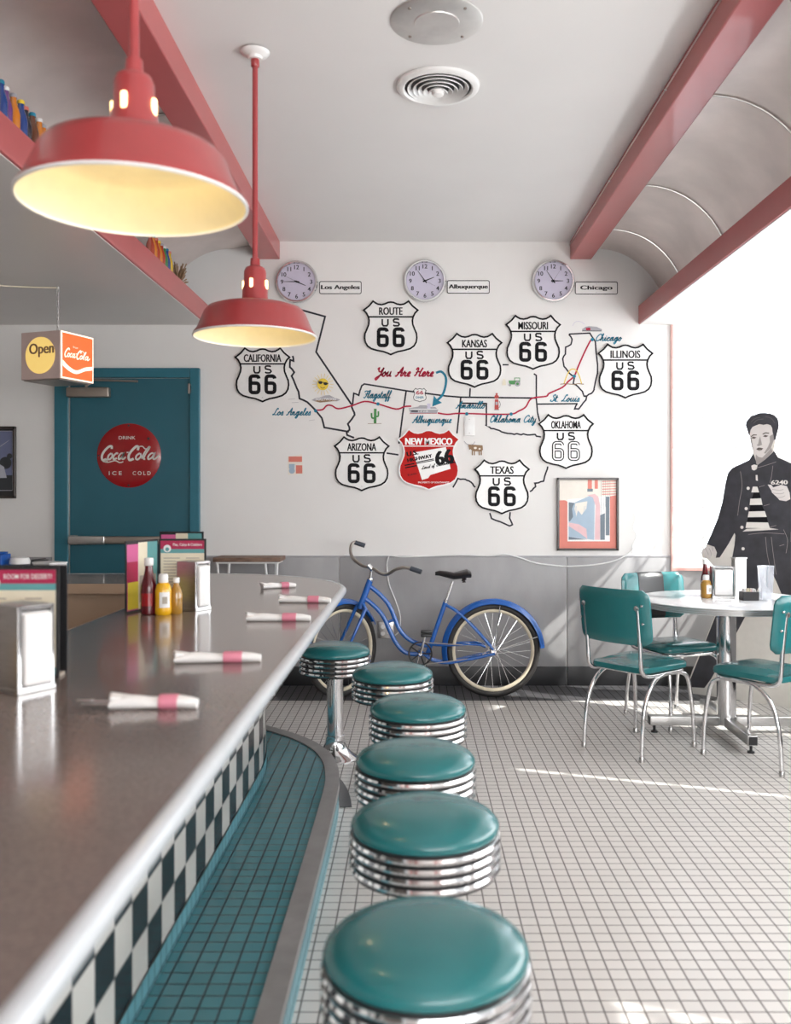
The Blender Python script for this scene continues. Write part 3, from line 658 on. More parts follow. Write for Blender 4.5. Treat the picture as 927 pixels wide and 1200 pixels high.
# saddle: broad back on the right, nose on the left
b = MB(); st = [(392, 182, .012, .012), (410, 178, .022, .018), (440, 182, .035, .022), (470, 188, .052, .024), (500, 182, .085, .026), (525, 176, .105, .028), (540, 182, .10, .022)]
vs = []; fs = []; q = 14
for X_, Y_, hw, th in st:
    c = Vector(Z7(X_, Y_))
    for k in range(q): a = 2*pi*k/q; vs.append((c.x, hw*cos(a), c.z - th*.3 + (th*.8*sin(a) if sin(a) > 0 else th*1.3*sin(a))))
for i in range(len(st)-1):
    for k in range(q): fs.append((i*q+k, i*q+(k+1) % q, (i+1)*q+(k+1) % q, (i+1)*q+k))
fs += [list(range(q))[::-1], list(range((len(st)-1)*q, len(st)*q))]
b.add(vs, fs, True); sd = b.build('saddle', 'leather', bk)
b = MB()
for sg in (-1, 1):
    b.tube([Vector(Z7(512, 200, .05*sg)) + Vector((.013*sin(k*.9*pi), .013*cos(k*.9*pi), -.0024*k)) for k in range(0, 14)], .004, 6)
b.tube([Z7(470, 205), Z7(515, 198)], .010, 8); b.build('saddle_spring', 'blackplastic', sd)
# crank, chain ring, pedals, chain guard
c0 = Vector(Z7(330, 515, 0))
b = MB(); b.T = Matrix.Translation(c0+Vector((0, -.052, 0)))
b.tube([(.078*cos(2*pi*i/36), 0, .078*sin(2*pi*i/36)) for i in range(36)], .006, 6, True)
for k in range(5): a = 2*pi*k/5; b.tube([(0, 0, 0), (.076*cos(a), 0, .076*sin(a))], .005, 6)
b.build('chain_ring', 'blackplastic', bk)
b = MB(); b.tube([c0+Vector((0, -.07, 0)), c0+Vector((.04, -.075, .15))], .009, 8); b.tube([c0+Vector((0, .07, 0)), c0+Vector((-.04, .075, -.15))], .009, 8); b.tube([c0+Vector((0, -.075, 0)), c0+Vector((0, .075, 0))], .012, 10); b.build('crank', 'chrome', bk)
for sg in (-1, 1):
    b = MB(); pc = c0+Vector((-.04*sg, .12*sg, -.15*sg)); 
    for dy in (-.025, .025): b.box(pc+Vector((0, 0, dy*.5)), (.075, .07, .018), bev=.004)
    b.build('pedal', 'blackplastic', bk)
b = MB(); e = .025
for dz in (1, -1): b.tube([c0+Vector((0, -.052, .078*dz)), Vector(hub)+Vector((0, -.052, .03*dz))], .004, 6)
b.build('chain', 'satin', bk)
b = MB(); b.tube([Vector(hub)+Vector((0, -.06, 0)), Vector(Z7(662, 318, -.03))], .0035, 6); b.tube([Vector(hub)+Vector((0, -.06, .0)), Vector(Z7(825, 445, -.03))], .0035, 6)
b.tube([Vector(hub)+Vector((0, -.062, 0)), Vector(hub)+Vector((0, .062, 0))], .008, 8); b.build('fender_stay', 'chrome', bk)
b = MB(); b.tube([Z7(360, 540, .05), (Z7(330, 0)[0], .12, .005)], .007, 8); b.build('kickstand', 'chrome', bk)
# ------------------------------------------------------------------ round table and chairs
tb = thing('round_table', 'round pale laminate cafe table on a chrome column', 'table', (1.835, 5.3, 0))
b = MB(); b.lathe([(0, .785), (.505, .785), (.5115, .782), (.5115, .748), (.505, .745), (0, .745)][::-1], n=72); b.build('tabletop', 'formica', tb)
b = MB()
for z in (.776, .765, .754): b.lathe([(.5115, z-.0035), (.515, z-.0025), (.515, z+.0025), (.5115, z+.0035)], n=72)
b.build('ribbed_edge', 'satin', tb)
b = MB(); b.lathe([(.055, .05), (.055, .735), (.13, .738), (.13, .745)], n=32); b.build('column', 'chrome', tb)
for k in range(4):
    b = MB(); a = k*pi/2 - .03; d = Vector((cos(a), sin(a), 0)); M_ = Matrix.Rotation(a, 4, 'Z')
    b.box((0, 0, 0), (.40, .055, .055), M=M_ @ Matrix.Translation((.25, 0, .072)), bev=.004); ar = b.build('foot', 'satin', tb)
    b = MB(); b.T = M_; b.box((.452, 0, .072), (.006, .045, .045)); b.lathe([(.02, 0), (.02, .008), (.008, .012), (.008, .045)], (.42, 0, 0), 12); b.build('foot_glide', 'blackplastic', ar)
def chair(loc, rz, label, striped=False):
    """local +y is the way the sitter faces"""
    t = thing('dinette_chair', label, 'chair', loc, rz, 'teal vinyl dinette chairs round the table')
    # seat: rounded trapezoid, padded
    o = []; hw0, hw1, hd = .185, .205, .205
    base = [(-hw0, -hd), (hw0, -hd), (hw1, hd), (-hw1, hd)]
    def rr(base, r, n=6):
        out = []
        for i in range(4):
            p, a, c = Vector(base[i]), Vector(base[i-1]), Vector(base[(i+1) % 4]); u = (a-p).normalized(); v = (c-p).normalized()
            for k in range(n+1):
                tt = k/n; out.append(tuple((p+u*r)*(1-tt)**2 + p*2*tt*(1-tt) + (p+v*r)*tt*tt))
        return out
    ring = rr(base, .075); b = MB(); vs = []; fs = []; q = len(ring)
    lv = [(.90, .445), (.985, .449), (1, .462), (.985, .478), (.93, .488), (.7, .497), (.35, .501)]
    for k, z in lv: vs += [(x*k, y*k, z + (-.012 if y*k < -.1 and z > .48 else 0)) for x, y in ring]
    for i in range(len(lv)-1):
        for k in range(q): fs.append((i*q+k, i*q+(k+1) % q, (i+1)*q+(k+1) % q, (i+1)*q+k))
    fs += [list(range(q))[::-1], list(range((len(lv)-1)*q, len(lv)*q))]
    b.add(vs, fs, True); b.build('seat', 'teal', t)
    # curved padded backrest
    def backrest(u0, u1, grow, z0, z1, rc):
        b = MB(); n = 20; m = 12; vs = []; fs = []
        def pt(u, v, side):
            x = u*.235; yc = -.235 + .045*(1-(1-(u*u)))*1.0   # ends wrap forward
            zz = z0 + (z1-z0)*(v+1)/2
            yy = yc - .035*(zz-.6)/.3
            return x, yy, zz
        idx = {}
        for side in (0, 1):
            for i in range(n+1):
                u = u0+(u1-u0)*i/n
                for j in range(m+1):
                    v = -1+2*j/m
                    # rounded corners by squeezing
                    hw = max(0, abs(v)-(1-rc)); cu = 1-rc*.42*(1-math.sqrt(max(0, 1-(hw/rc)**2))) if hw > 0 else 1
                    uu = u*cu if (u0 < -.99) else u
                    x, y, z = pt(uu, v, side)
                    ed = min(1-abs(v), (1-abs(uu/cu)) if u0 < -.99 else 1); th = .004+(.0155+grow)*min(1, max(0, ed)/.10)**.5
                    if u0 > -.99: th = .004+(.0155+grow)*min(1, (1-abs(v))/.1)**.5
                    vs.append((x, y + (th if side else -th), z)); 
        w_ = m+1; S = (n+1)*w_
        for i in range(n):
            for j in range(m):
                a = i*w_+j; fs += [(a, a+w_, a+w_+1, a+1), (S+a, S+a+1, S+a+w_+1, S+a+w_)]
        for i in range(n):
            a = i*w_; fs += [(a, S+a, S+a+w_, a+w_), (a+m, a+m+w_, S+a+m+w_, S+a+m)]
        for j in range(m):
            a = j; c_ = n*w_+j; fs += [(a, a+1, S+a+1, S+a), (c_, S+c_, S+c_+1, c_+1)]
        b.add(vs, fs, True); return b
    br = backrest(-1, 1, 0, .60, .895, .38).build('backrest', 'teal', t)
    if striped: backrest(-.4, .4, .0035, .60, .897, .0001 if False else .38).build('stripe_panel', 'blackplastic', br, 'black centre panel')
    # chromed tube frame: uprights sweep down and forward under the seat; legs arch out
    for sg in (-1, 1):
        x = .175*sg; b = MB()
        b.tube([(x*1.0, -.243, .80), (x, -.232, .70), (x, -.222, .60), (x, -.215, .50), (x, -.20, .455), (x, -.15, .434), (x, .0, .432), (x, .14, .432)], .0115, 12, sm=5)
        b.lathe([(0, -.017), (.014, -.015), (.016, 0), (.012, .008)], (x, -.243, .80), 12, 'Y')
        b.build('upright', 'chrome', t)
        for z in (.72, .815):
            b = MB(); b.lathe([(0, -.005), (.006, -.003), (.007, .003)], (x+.03*sg, -.248 + .022-.035*(z-.6)/.3, z), 10, 'Y'); b.build('bolt', 'chrome', br)
        b = MB(); b.tube([(x*.97, .13, .434), (x, .0, .43), (x*1.03, -.10, .405), (x*1.06, -.175, .33), (x*1.08, -.215, .21), (x*1.1, -.232, .02)], .0115, 12, sm=6); lg = b.build('leg', 'chrome', t)
        b = MB(); b.lathe([(.0145, 0), (.0145, .022), (.012, .026)], (x*1.1, -.232, 0), 12); b.build('foot_cap', 'satin', lg)
        b = MB(); b.tube([(x*.93, -.02, .425), (x*.97, .12, .422), (x*1.03, .185, .40), (x*1.06, .212, .33), (x*1.1, .232, .18), (x*1.12, .238, .02)], .0115, 12, sm=6); lg = b.build('leg', 'chrome', t)
        b = MB(); b.lathe([(.0145, 0), (.0145, .022), (.012, .026)], (x*1.12, .238, 0), 12); b.build('foot_cap', 'satin', lg)
    b = MB(); b.tube([(-.175, .14, .432), (-.13, .18, .432), (.13, .18, .432), (.175, .14, .432)], .0105, 10, sm=4); b.tube([(-.175, -.12, .434), (.175, -.12, .434)], .009, 8); b.build('seat_frame', 'chrome', t)
    return t
def face(dx, dy): return math.atan2(-dx, dy)
chair((1.245, 5.005, 0), face(.77, .635), 'teal dinette chair with its back to the counter, nearest to the bicycle')
chair((1.617, 5.62, 0), face(.35, -.94), 'teal dinette chair with a black centre stripe on its backrest, beyond the table', True)
chair((1.852, 4.765, 0), face(-.555, .832), 'teal dinette chair cut off by the photo edge, in front of the table')

# ------------------------------------------------------------------ things on the counter and the table
def lathe_obj(t, name, prof, m, n=24, c=(0, 0, 0)):
    b = MB(); b.lathe(prof, c, n); return b.build(name, m, t)
def ketchup(loc, label, s=1):
    t = thing('ketchup_bottle', label, 'ketchup bottle', loc); 
    lathe_obj(t, 'bottle_body', [(0, 0), (.026*s, 0), (.03*s, .004), (.031*s, .02), (.029*s, .05), (.031*s, .09), (.029*s, .115), (.020*s, .145), (.0145*s, .175), (.0135*s, .195), (0, .195)], 'ketchup')
    lathe_obj(t, 'cap', [(.0155*s, .192), (.017*s, .195), (.017*s, .218), (.015*s, .222), (0, .222)], 'white')
    b = MB(); b.lathe([(.0318*s, .035), (.0318*s, .085)], n=12, a0=-pi/2-.7, a1=-pi/2+.7); b.build('paper_label', 'discred', t)
    return t
def mustard(loc, label, h=.16, m='mustard'):
    t = thing('mustard_bottle', label, 'mustard bottle', loc); k = h/.16
    lathe_obj(t, 'bottle_body', [(0, 0), (.027, 0), (.031, .004), (.032, .02*k), (.031, .06*k), (.032, .095*k), (.026, .118*k), (.015, .128*k), (0, .128*k)], m)
    lathe_obj(t, 'cap', [(.0175, .125*k), (.019, .128*k), (.0185, .153*k), (.015, .16*k), (0, .16*k)], 'white')
    b = MB(); b.lathe([(.0325, .03*k), (.0325, .09*k)], n=12, a0=-pi/2-.2, a1=-pi/2+1.1); pl = b.build('paper_label', 'white', t)
    b = MB(); b.lathe([(.0329, .045*k), (.0329, .072*k)], n=8, a0=-pi/2+.15, a1=-pi/2+.75); b.build('label_print', 'greyink', pl)
    return t
def sauce(loc, label):
    t = thing('sauce_bottle', label, 'sauce bottle', loc)
    lathe_obj(t, 'bottle_body', [(0, 0), (.022, 0), (.024, .004), (.024, .08), (.018, .10), (.011, .115), (.010, .125), (0, .125)], 'amber')
    lathe_obj(t, 'cap', [(.0125, .122), (.0125, .142), (0, .143)], 'white'); return t
def dispenser(loc, rz, label, w_=.10, d_=.14, h=.185):
    """chromed box, napkins showing on the open faces (local +-y)"""
    t = thing('napkin_dispenser', label, 'napkin dispenser', loc, rz)
    b = MB(); b.box((-w_/2, 0, h/2), (.004, d_, h)); b.box((w_/2, 0, h/2), (.004, d_, h)); b.box((0, 0, h-.002), (w_, d_, .004)); b.box((0, 0, .006), (w_+.008, d_+.008, .012)); b.build('case', 'satin', t, bev=.0015)
    b = MB()
    for sg in (-1, 1):
        b.box((-w_/2+.004, sg*(d_/2), h/2), (.008, .004, h)); b.box((w_/2-.004, sg*(d_/2), h/2), (.008, .004, h)); b.box((0, sg*d_/2, h-.005), (w_, .004, .01)); b.box((0, sg*d_/2, .008), (w_, .004, .014))
    b.build('face_frame', 'chrome', t, bev=.001)
    b = MB(); b.box((0, 0, h/2), (w_-.012, d_-.006, h-.03), bev=.004)
    for sg in (-1, 1): b.box((0, sg*(d_/2+.003), h/2), (w_-.02, .018, h-.036), bev=.006)
    b.build("napkins", "paper", t); return t
def menu_panel(b, x0, x1, z0, z1, kind, head=''):
    """printed sheet on the plane y = 0; material slots: 0 black frame 1 cream 2 crimson 3 teal 4 magenta 5 yellow 6 grey ink 7 white"""
    w_ = x1-x0; h = z1-z0; f = .008
    b.m = 0; b.box(((x0+x1)/2, .002, (z0+z1)/2), (w_, .004, h))
    a0, a1, c0, c1 = x0+f, x1-f, z0+f, z1-f; ww = a1-a0; hh = c1-c0
    if kind == 'list':
        b.m = 1; b.rect(a0, c0, a1, c1, .0006)
        b.m = 2; b.rect(a0, c1-.035, a1, c1, .0012); b.m = 3; b.rect(a0, c1-.052, a1, c1-.035, .0012); b.rect(a0, c0, a1, c0+.02, .0012)
        b.m = 7; b.disc(a0+.028, c1-.033, .016, .0018); b.text(head, a0+ww*.62, c1-.017, ww*.66, .013, .0018, off=.01)
        b.m = 3; b.disc(a0+.028, c1-.036, .008, .0022)
        random.seed(int(1000*abs(x0))); b.m = 6; z = c1-.075
        while z > c0+.04:
            L1 = ww*random.uniform(.25, .4); b.rect(a0+.012, z, a0+.012+L1, z+.0035, .0012); b.rect(a0+ww*.58, z, a0+ww*.58+ww*random.uniform(.2, .34), z+.0035, .0012); z -= .0125 if random.random() > .2 else .021
    else:
        b.m = 4; b.rect(a0, c0, a0+ww*.36, c1-hh*.02, .0006); b.m = 1; b.rect(a0+ww*.36, c0, a0+ww*.66, c1, .0006); b.m = 3; b.rect(a0+ww*.66, c0, a1, c1, .0006)
        b.m = 2; b.rect(a0, c0+hh*.42, a0+ww*.34, c0+hh*.72, .0012); b.m = 5; b.rect(a0+ww*.02, c0+hh*.02, a0+ww*.36, c0+hh*.42, .0014)
        b.m = 6; b.rect(a0+ww*.4, c0+hh*.1, a1-.01, c0+hh*.5, .0012)
SL = ['blackplastic', 'menucream', 'menured', 'menuteal', 'menupink', 'menuyellow', 'greyink', 'white']
# three-sided menu display farther along
t = thing('menu_display', 'three-panelled dessert menu display behind the ketchup bottle on the counter', 'menu', (-1.074, 3.80, CZ))
b = MB(); b.T = Matrix.Rotation(.04, 4, 'Z'); menu_panel(b, 0, .198, 0, .286, 'list', 'Pies, Cakes & Cobblers'); b.build('list_panel', SL, t)
b = MB(); b.T = Matrix.Rotation(radians(75), 4, 'Z') @ Matrix.Translation((-.245, 0, 0)); menu_panel(b, 0, .24, 0, .286, 'photo'); b.T = Matrix(); b.build('picture_panel', SL, t)
b = MB(); b.T = Matrix.Translation((-.05, .19, .0)) @ Matrix.Rotation(-.1, 4, 'Z'); menu_panel(b, 0, .2, 0, .31, 'photo'); b.build('rear_panel', SL, t)
t = thing('menu_display', 'framed dessert menu standing behind the nearest napkin dispenser', 'menu', (-.904, 2.30, CZ), .02)
b = MB(); menu_panel(b, -.2, 0, 0, .284, 'list', 'ROOM FOR DESSERT?'); b.build('list_panel', SL, t)
b = MB(); b.T = Matrix.Translation((-.1, .06, 0)) @ Matrix.Rotation(pi, 4, 'Z'); menu_panel(b, -.1, .1, 0, .284, 'photo'); b.T = Matrix(); b.box((-.1, .03, .004), (.19, .06, .008)); b.build('rear_panel', SL, t)
ketchup((-1.045, 3.56, CZ), 'dark red ketchup bottle with white cap on the counter', 1.05)
mustard((-.985, 3.55, CZ), 'yellow mustard bottle beside the ketchup on the counter')
sauce((-.943, 3.585, CZ), 'slim amber sauce bottle between the mustard and napkins')
dispenser((-.903, 3.70, CZ), radians(62), 'chrome napkin dispenser in front of the farther menu display', .085, .10, .20)
dispenser((-.945, 2.17, CZ), radians(58), 'chrome napkin dispenser nearest the camera, cut by the photo edge', .095, .12, .205)
mustard((-1.035, 2.06, CZ), 'amber mustard bottle beside the nearest napkin dispenser')
def napkin_roll(loc, rz, label, L=.19, cut=False):
    t = thing('napkin_roll', label, 'napkin roll', loc, rz, 'rolled napkins with pink bands')
    b = MB(); q = 16; n = 18; vs = []; fs = []
    for i in range(n+1):
        u = i/n; x = -L/2+L*u; r = .0145 + .0015*sin(u*9) - .005*max(0, (u-.75)*3) ; ry = r*1.25; rz_ = r*.95
        if u < .2: ry *= 1+1.6*(.2-u)*2; rz_ *= 1-(.2-u)*1.2
        for k in range(q): a = 2*pi*k/q; wob = 1+.07*sin(3*a+u*7); vs.append((x, ry*cos(a)*wob, rz_+rz_*sin(a)*wob*(1 if sin(a) > 0 else .97)))
    for i in range(n):
        for k in range(q): fs.append((i*q+k, i*q+(k+1) % q, (i+1)*q+(k+1) % q, (i+1)*q+k))
    fs += [list(range(q))[::-1], list(range(n*q, (n+1)*q))]
    b.add(vs, fs, True)
    b.box((0, 0, 0), (.05, .042, .012), M=Matrix.Translation((-L/2+.018, .004, .022)) @ Matrix.Rotation(.22, 4, 'Y') @ Matrix.Rotation(.3, 4, 'Z'), bev=.005); b.build('paper_napkin', 'paper', t)
    b = MB(); b.lathe([(.0182, L*.06), (.0188, L*.08), (.0188, L*.26), (.0182, L*.28)], (0, 0, .0145), 24, 'X', sy=.86, sx=1.12); b.build('paper_band', 'pinkband', t)
    if cut:
        b = MB()
        b.box((-L/2-.02, .004, .016), (.07, .013, .003), bev=.001); b.box((-L/2-.025, -.008, .012), (.08, .010, .003), bev=.001); b.box((-L/2-.06, .004, .018), (.035, .019, .0025), bev=.001); b.build('cutlery', 'chrome', t)
    return t
napkin_roll((-.565, 1.97, CZ), .02, 'nearest rolled napkin with a pink band and cutlery tips showing', .185, True)
napkin_roll((-.545, 2.52, CZ), .08, 'second nearest rolled napkin, pink banded, lying on the counter', .235)
napkin_roll((-.502, 3.36, CZ), -.02, 'middle one of the five rolled napkins on the counter', .235)
napkin_roll((-.475, 3.95, CZ), -.12, 'rolled napkin lying almost at the curved counter edge', .225)
napkin_roll((-.685, 4.58, CZ), .45, 'farthest rolled napkin, lying aslant by the counter end', .175)
# far leg of the counter
t = thing('utensil_caddy', 'bright blue plastic caddy on the far end of the counter', 'caddy', (-2.38, 5.10, CZ))
b = MB(); b.box((0, 0, .006), (.15, .12, .012)); b.box((-.072, 0, .07), (.01, .12, .14)); b.box((.072, 0, .07), (.01, .12, .14)); b.box((0, .056, .07), (.15, .01, .14)); b.box((0, -.056, .025), (.15, .01, .05)); b.box((0, 0, .07), (.008, .11, .13)); b.build('body', 'bluebox', t, bev=.003)
b = MB(); b.box((0, .0, .148), (.16, .04, .012), bev=.004); b.build('handle', 'bluebox', t)
t = thing('paper_box', 'plain white paper box at the far end of the counter', 'box', (-2.08, 5.16, CZ), -.5)
b = MB(); b.box((0, 0, .045), (.14, .12, .09)); b.build('carton', 'paper', t, bev=.002); b = MB(); b.box((0, -.001, .088), (.145, .126, .008)); b.build('lid', 'white', t)
t = thing('glass_jar', 'small glass jar with a white lid beside the blue caddy', 'jar', (-2.235, 5.12, CZ))
lathe_obj(t, 'jar_body', [(0, .001), (.045, .001), (.048, .01), (.048, .075), (.042, .085)], 'cup'); lathe_obj(t, 'lid', [(.055, .084), (.056, .098), (.05, .118), (.02, .128), (0, .128)], 'white')
t = thing('tong_pair', 'dark metal tongs lying over the paper box', 'tongs', (-2.17, 5.20, CZ+.0)); b = MB(); b.tube([(-.05, 0, .003), (-.03, 0, .10), (.05, 0, .108)], .003, 6); b.tube([(-.05, .02, .003), (-.03, .015, .095), (.06, .01, .10)], .003, 6); b.build('arms', 'blackplastic', t)

# on the round table
TZ = .785
mustard((1.735, 5.36, TZ), 'amber mustard bottle on the round table', .135, 'amber')
ketchup((1.765, 5.47, TZ), 'dark ketchup bottle behind the napkin dispenser on the round table', .85)
dispenser((1.835, 5.38, TZ), radians(-8), 'chrome napkin dispenser on the round table', .12, .10, .185)
t = thing('menu_card', 'narrow white menu card standing on the round table', 'menu', (1.965, 5.43, TZ), .35)
b = MB(); b.box((0, 0, .115), (.082, .006, .23)); b.box((0, .03, .115), (.082, .006, .23)); b.box((0, .015, .231), (.086, .05, .006)); b.build('card_holder', 'satin', t)
b = MB(); b.rect(-.037, .008, .037, .224, .0036); ps = b.build('printed_sheet', 'white', t); 
b = MB(); b.rect(-.03, .10, .03, .103, .0042); b.rect(-.03, .07, .03, .085, .0042); b.rect(-.03, .20, .03, .214, .0042); b.disc(0, .05, .014, .0042); b.build('print', 'greypic', ps)
t = thing('sugar_caddy', 'black caddy of sweetener packets on the round table', 'caddy', (1.945, 5.24, TZ), .05)
b = MB(); b.box((0, 0, .004), (.095, .06, .008)); b.box((-.045, 0, .025), (.005, .06, .05)); b.box((.045, 0, .025), (.005, .06, .05)); b.box((0, -.03, .025), (.095, .005, .05)); b.box((0, .03, .025), (.095, .005, .05)); b.build('tray', 'blackplastic', t, bev=.002)
random.seed(3)
for i in range(9):
    o = MB(); M_ = Matrix.Translation((-.034+.0085*i, random.uniform(-.006, .006), .042)) @ Matrix.Rotation(random.uniform(-.3, .3), 4, 'Y'); o.box((0, 0, 0), (.0035, .042, .05), M=M_)
    o = o.build('sweetener_packet', random.choice(['paper', 'artpink', 'paper', 'menucream']))
    o.location = (1.945, 5.24, TZ); tag(o, 'sweetener packet in the black caddy on the round table', 'sugar packet', 'sweetener packets in the caddy')
t = thing('plastic_cup', 'tall clear plastic tumbler on the round table', 'cup', (2.035, 5.22, TZ))
lathe_obj(t, 'cup_wall', [(0, .004), (.033, .004), (.034, 0), (.036, .01), (.041, .10), (.046, .195), (.048, .2), (.045, .198), (.039, .10), (.033, .012), (0, .012)], 'cup', 36)
t = thing('folded_napkin', 'folded paper napkin lying flat beside the tumbler', 'napkin', (2.15, 5.27, TZ), .3)
b = MB(); b.box((0, 0, .003), (.15, .10, .006), bev=.002); b.box((.01, .005, .0085), (.12, .08, .005), .1, bev=.002); b.build('napkin_sheet', 'paper', t)

# ------------------------------------------------------------------ back wall: clocks, name plates, shields
WF = WY-.001
def clock(px, py, label, hh, mm, ss):
    x, z = W(px, py); t = thing('wall_clock', label, 'clock', (x, WF, z), 0, 'three round wall clocks')
    R0 = .155
    b = MB(); b.lathe([(R0-.004, 0), (R0, -.004), (R0+.001, -.022), (R0-.006, -.034), (R0-.016, -.034), (R0-.021, -.024)], n=56, axis='Y'); b.build('bezel', 'chrome', t)
    b = MB(); b.disc(0, 0, R0-.018, .004, .02, 56); dl = b.build('dial', 'lilac', t)
    b = MB()
    for k in range(1, 13):
        a = pi/2-2*pi*k/12; b.text(str(k), .107*cos(a), .107*sin(a), None, .031, .0205, off=.006, bold=.0008)
    b.build('numerals', 'mural', dl)
    for nm, a, L0, L1, wd, d in (('hour_hand', hh, .016, .072, .009, .022), ('minute_hand', mm, .02, .092, .0065, .0235), ('second_hand', ss, .02, .085, .002, .025)):
        r = radians(90-a); b = MB(); c, s_ = cos(r), sin(r); n = (-s_, c)
        b.poly([(-c*L0+n[0]*wd*.6, -s_*L0+n[1]*wd*.6), (-c*L0-n[0]*wd*.6, -s_*L0-n[1]*wd*.6), (c*L1-n[0]*wd*.2, s_*L1-n[1]*wd*.2), (c*L1+n[0]*wd*.2, s_*L1+n[1]*wd*.2)], d, d+.001); b.build(nm, 'sign_black', t)
    b = MB(); b.disc(0, 0, .007, .02, .028, 16); b.build('centre_cap', 'sign_black', t)
clock(348, 331, 'round wall clock beside the Los Angeles plate', 113, 270, 296)
clock(498, 330, 'round wall clock beside the Albuquerque plate', 68, 324, 117)
clock(648, 330, 'round wall clock beside the Chicago plate', 90, 326, 32)
def plate(x0, x1, y0, y1, txt, label):
    x, z = W((x0+x1)/2, (y0+y1)/2); w2 = (x1-x0)/WS/2; h2 = (y1-y0)/WS/2
    t = thing('name_plate', label, 'name plate', (x, WF, z), 0, 'city name plates beside the clocks')
    def rr(w_, h_, r): return [(cx+r*cos(a), cz+r*sin(a)) for cx, cz, a0 in ((w_-r, h_-r, 0), (-w_+r, h_-r, pi/2), (-w_+r, -h_+r, pi), (w_-r, -h_+r, 1.5*pi)) for a in [a0+pi/2*k/4 for k in range(5)]]
    b = MB(); b.poly(rr(w2, h2, .012), 0, .004); b.build('plate', 'whitepaint', t)
    b = MB(); b.stroke(rr(w2-.004, h2-.004, .011), .0055, .0045, .005, True); b.build('border', 'sign_black', t)
    b = MB(); b.text(txt, 0, -.001, w2*1.8*min(1, len(txt)/10+.12), .040, .0045, off=.008, bold=.0022); b.build('lettering', 'sign_black', t)
    b = MB(); b.disc(0, h2*.62, .0028, .004, .006, 8); b.disc(0, -h2*.66, .0028, .004, .006, 8); b.build('screws', 'satin', t)
plate(374, 424, 329.5, 345, 'Los Angeles', 'white plate reading Los Angeles')
plate(523.5, 574, 328.5, 344.5, 'Albuquerque', 'white plate reading Albuquerque')
plate(673.5, 724, 330, 345.5, 'Chicago', 'white plate reading Chicago')
half = [(0, 0), (.10, -.012), (.22, -.068), (.35, -.095), (.48, -.075), (.58, -.02), (.655, .035), (.80, -.14), (1.0, -.30), (.90, -.40), (.825, -.55), (.80, -.68), (.815, -.83), (.88, -1.0), (.95, -1.16), (.965, -1.32), (.94, -1.48), (.86, -1.62), (.72, -1.72), (.5, -1.785), (.27, -1.83), (.12, -1.885), (0, -1.94)]
def shield_outline(s, cz=.95):
    h = [(x*s, (z+cz)*s) for x, z in half]
    return h + [(-x, z) for x, z in reversed(h[1:-1])]
def six(cx, cz, w_, h):
    x0, x1 = cx-w_/2, cx+w_/2; z0, z1 = cz-h/2, cz+h/2; r = w_*.3; m = cz+h*.07
    def cr(x, z, a0, a1): return [(x+r*cos(radians(a0+(a1-a0)*k/4)), z+r*sin(radians(a0+(a1-a0)*k/4))) for k in range(5)]
    return cr(x1-r, z1-r, 0, 90) + cr(x0+r, z1-r, 90, 180) + cr(x0+r, z0+r, 180, 270) + cr(x1-r, z0+r, 270, 360) + cr(x1-r, m-r, 0, 90) + [(x0+.002, m)]
def us_letters(b, s, d):
    h, sw = .24*s, .058*s
    zc = .19*s
    u = [(-.30*s, zc+h/2), (-.30*s, zc-h*.25), (-.26*s, zc-h/2), (-.14*s, zc-h/2), (-.10*s, zc-h*.25), (-.10*s, zc+h/2)]
    b.stroke(u, sw, d)
    ss = [(.29*s, zc+h*.38), (.25*s, zc+h/2), (.13*s, zc+h/2), (.095*s, zc+h*.33), (.11*s, zc+h*.08), (.27*s, zc-h*.06), (.30*s, zc-h*.3), (.26*s, zc-h/2), (.13*s, zc-h/2), (.09*s, zc-h*.38)]
    b.stroke(ss, sw, d)
def shield(px, py, name, label, outlined=False, scale=.208):
    x, z = W(px, py); s = scale; t = thing('road_shield', label, 'road sign', (x, WF, z), 0, 'Route 66 state shields on the wall')
    o = shield_outline(s)
    b = MB(); b.poly(o, .002, .010); b.build('plate', 'whitepaint', t, bev=.002)
    b = MB(); ol = [(p[0]*.955, p[1]*.955) for p in o]
    b.stroke(ol, .058*s, .0102, .0135, True); b.stroke([(-.815*s, .385*s), (.815*s, .385*s)], .05*s, .0102, .0135); b.build('border', 'sign_black', t)
    b = MB(); nw = {4: .55, 5: .66, 6: .70, 7: .82, 8: .84, 10: 1.06}.get(len(name), .8)
    b.text(name, 0, .59*s, 2*nw*s*.62, .27*s, .0105, off=.008, bold=.0017); us_letters(b, s, .0105); b.build('lettering', 'sign_black', t)
    b = MB()
    for cx in (-.28*s, .28*s):
        p = six(cx, -.335*s, .30*s, .58*s)
        b.stroke(p, .125*s, .0105, .0125)
    b.build('numerals', 'sign_black' if not outlined else 'sign_black', t)
    if outlined:
        b = MB()
        for cx in (-.28*s, .28*s): b.stroke(six(cx, -.335*s, .30*s, .58*s), .048*s, .0128, .0132)
        b.build('numeral_fill', 'whitepaint', t)
    b = MB()
    for zz in (.70*s, -.80*s): b.lathe([(.004, -.0135), (.003, -.016), (0, -.0165)], (0, 0, zz), 8, 'Y')
    b.build('screws', 'satin', t)
shield(308, 439.5, 'CALIFORNIA', 'white shield sign reading California US 66')
shield(458, 384.5, 'ROUTE', 'white shield sign reading Route US 66')
shield(556, 422.5, 'KANSAS', 'white shield sign reading Kansas US 66')
shield(624.5, 401.5, 'MISSOURI', 'white shield sign reading Missouri US 66')
shield(732.5, 435, 'ILLINOIS', 'white shield sign reading Illinois US 66')
shield(663, 517.5, 'OKLAHOMA', 'white shield sign reading Oklahoma US 66', True)
shield(424, 543.5, 'ARIZONA', 'white shield sign reading Arizona US 66')
shield(588, 570.5, 'TEXAS', 'white shield sign reading Texas US 66')
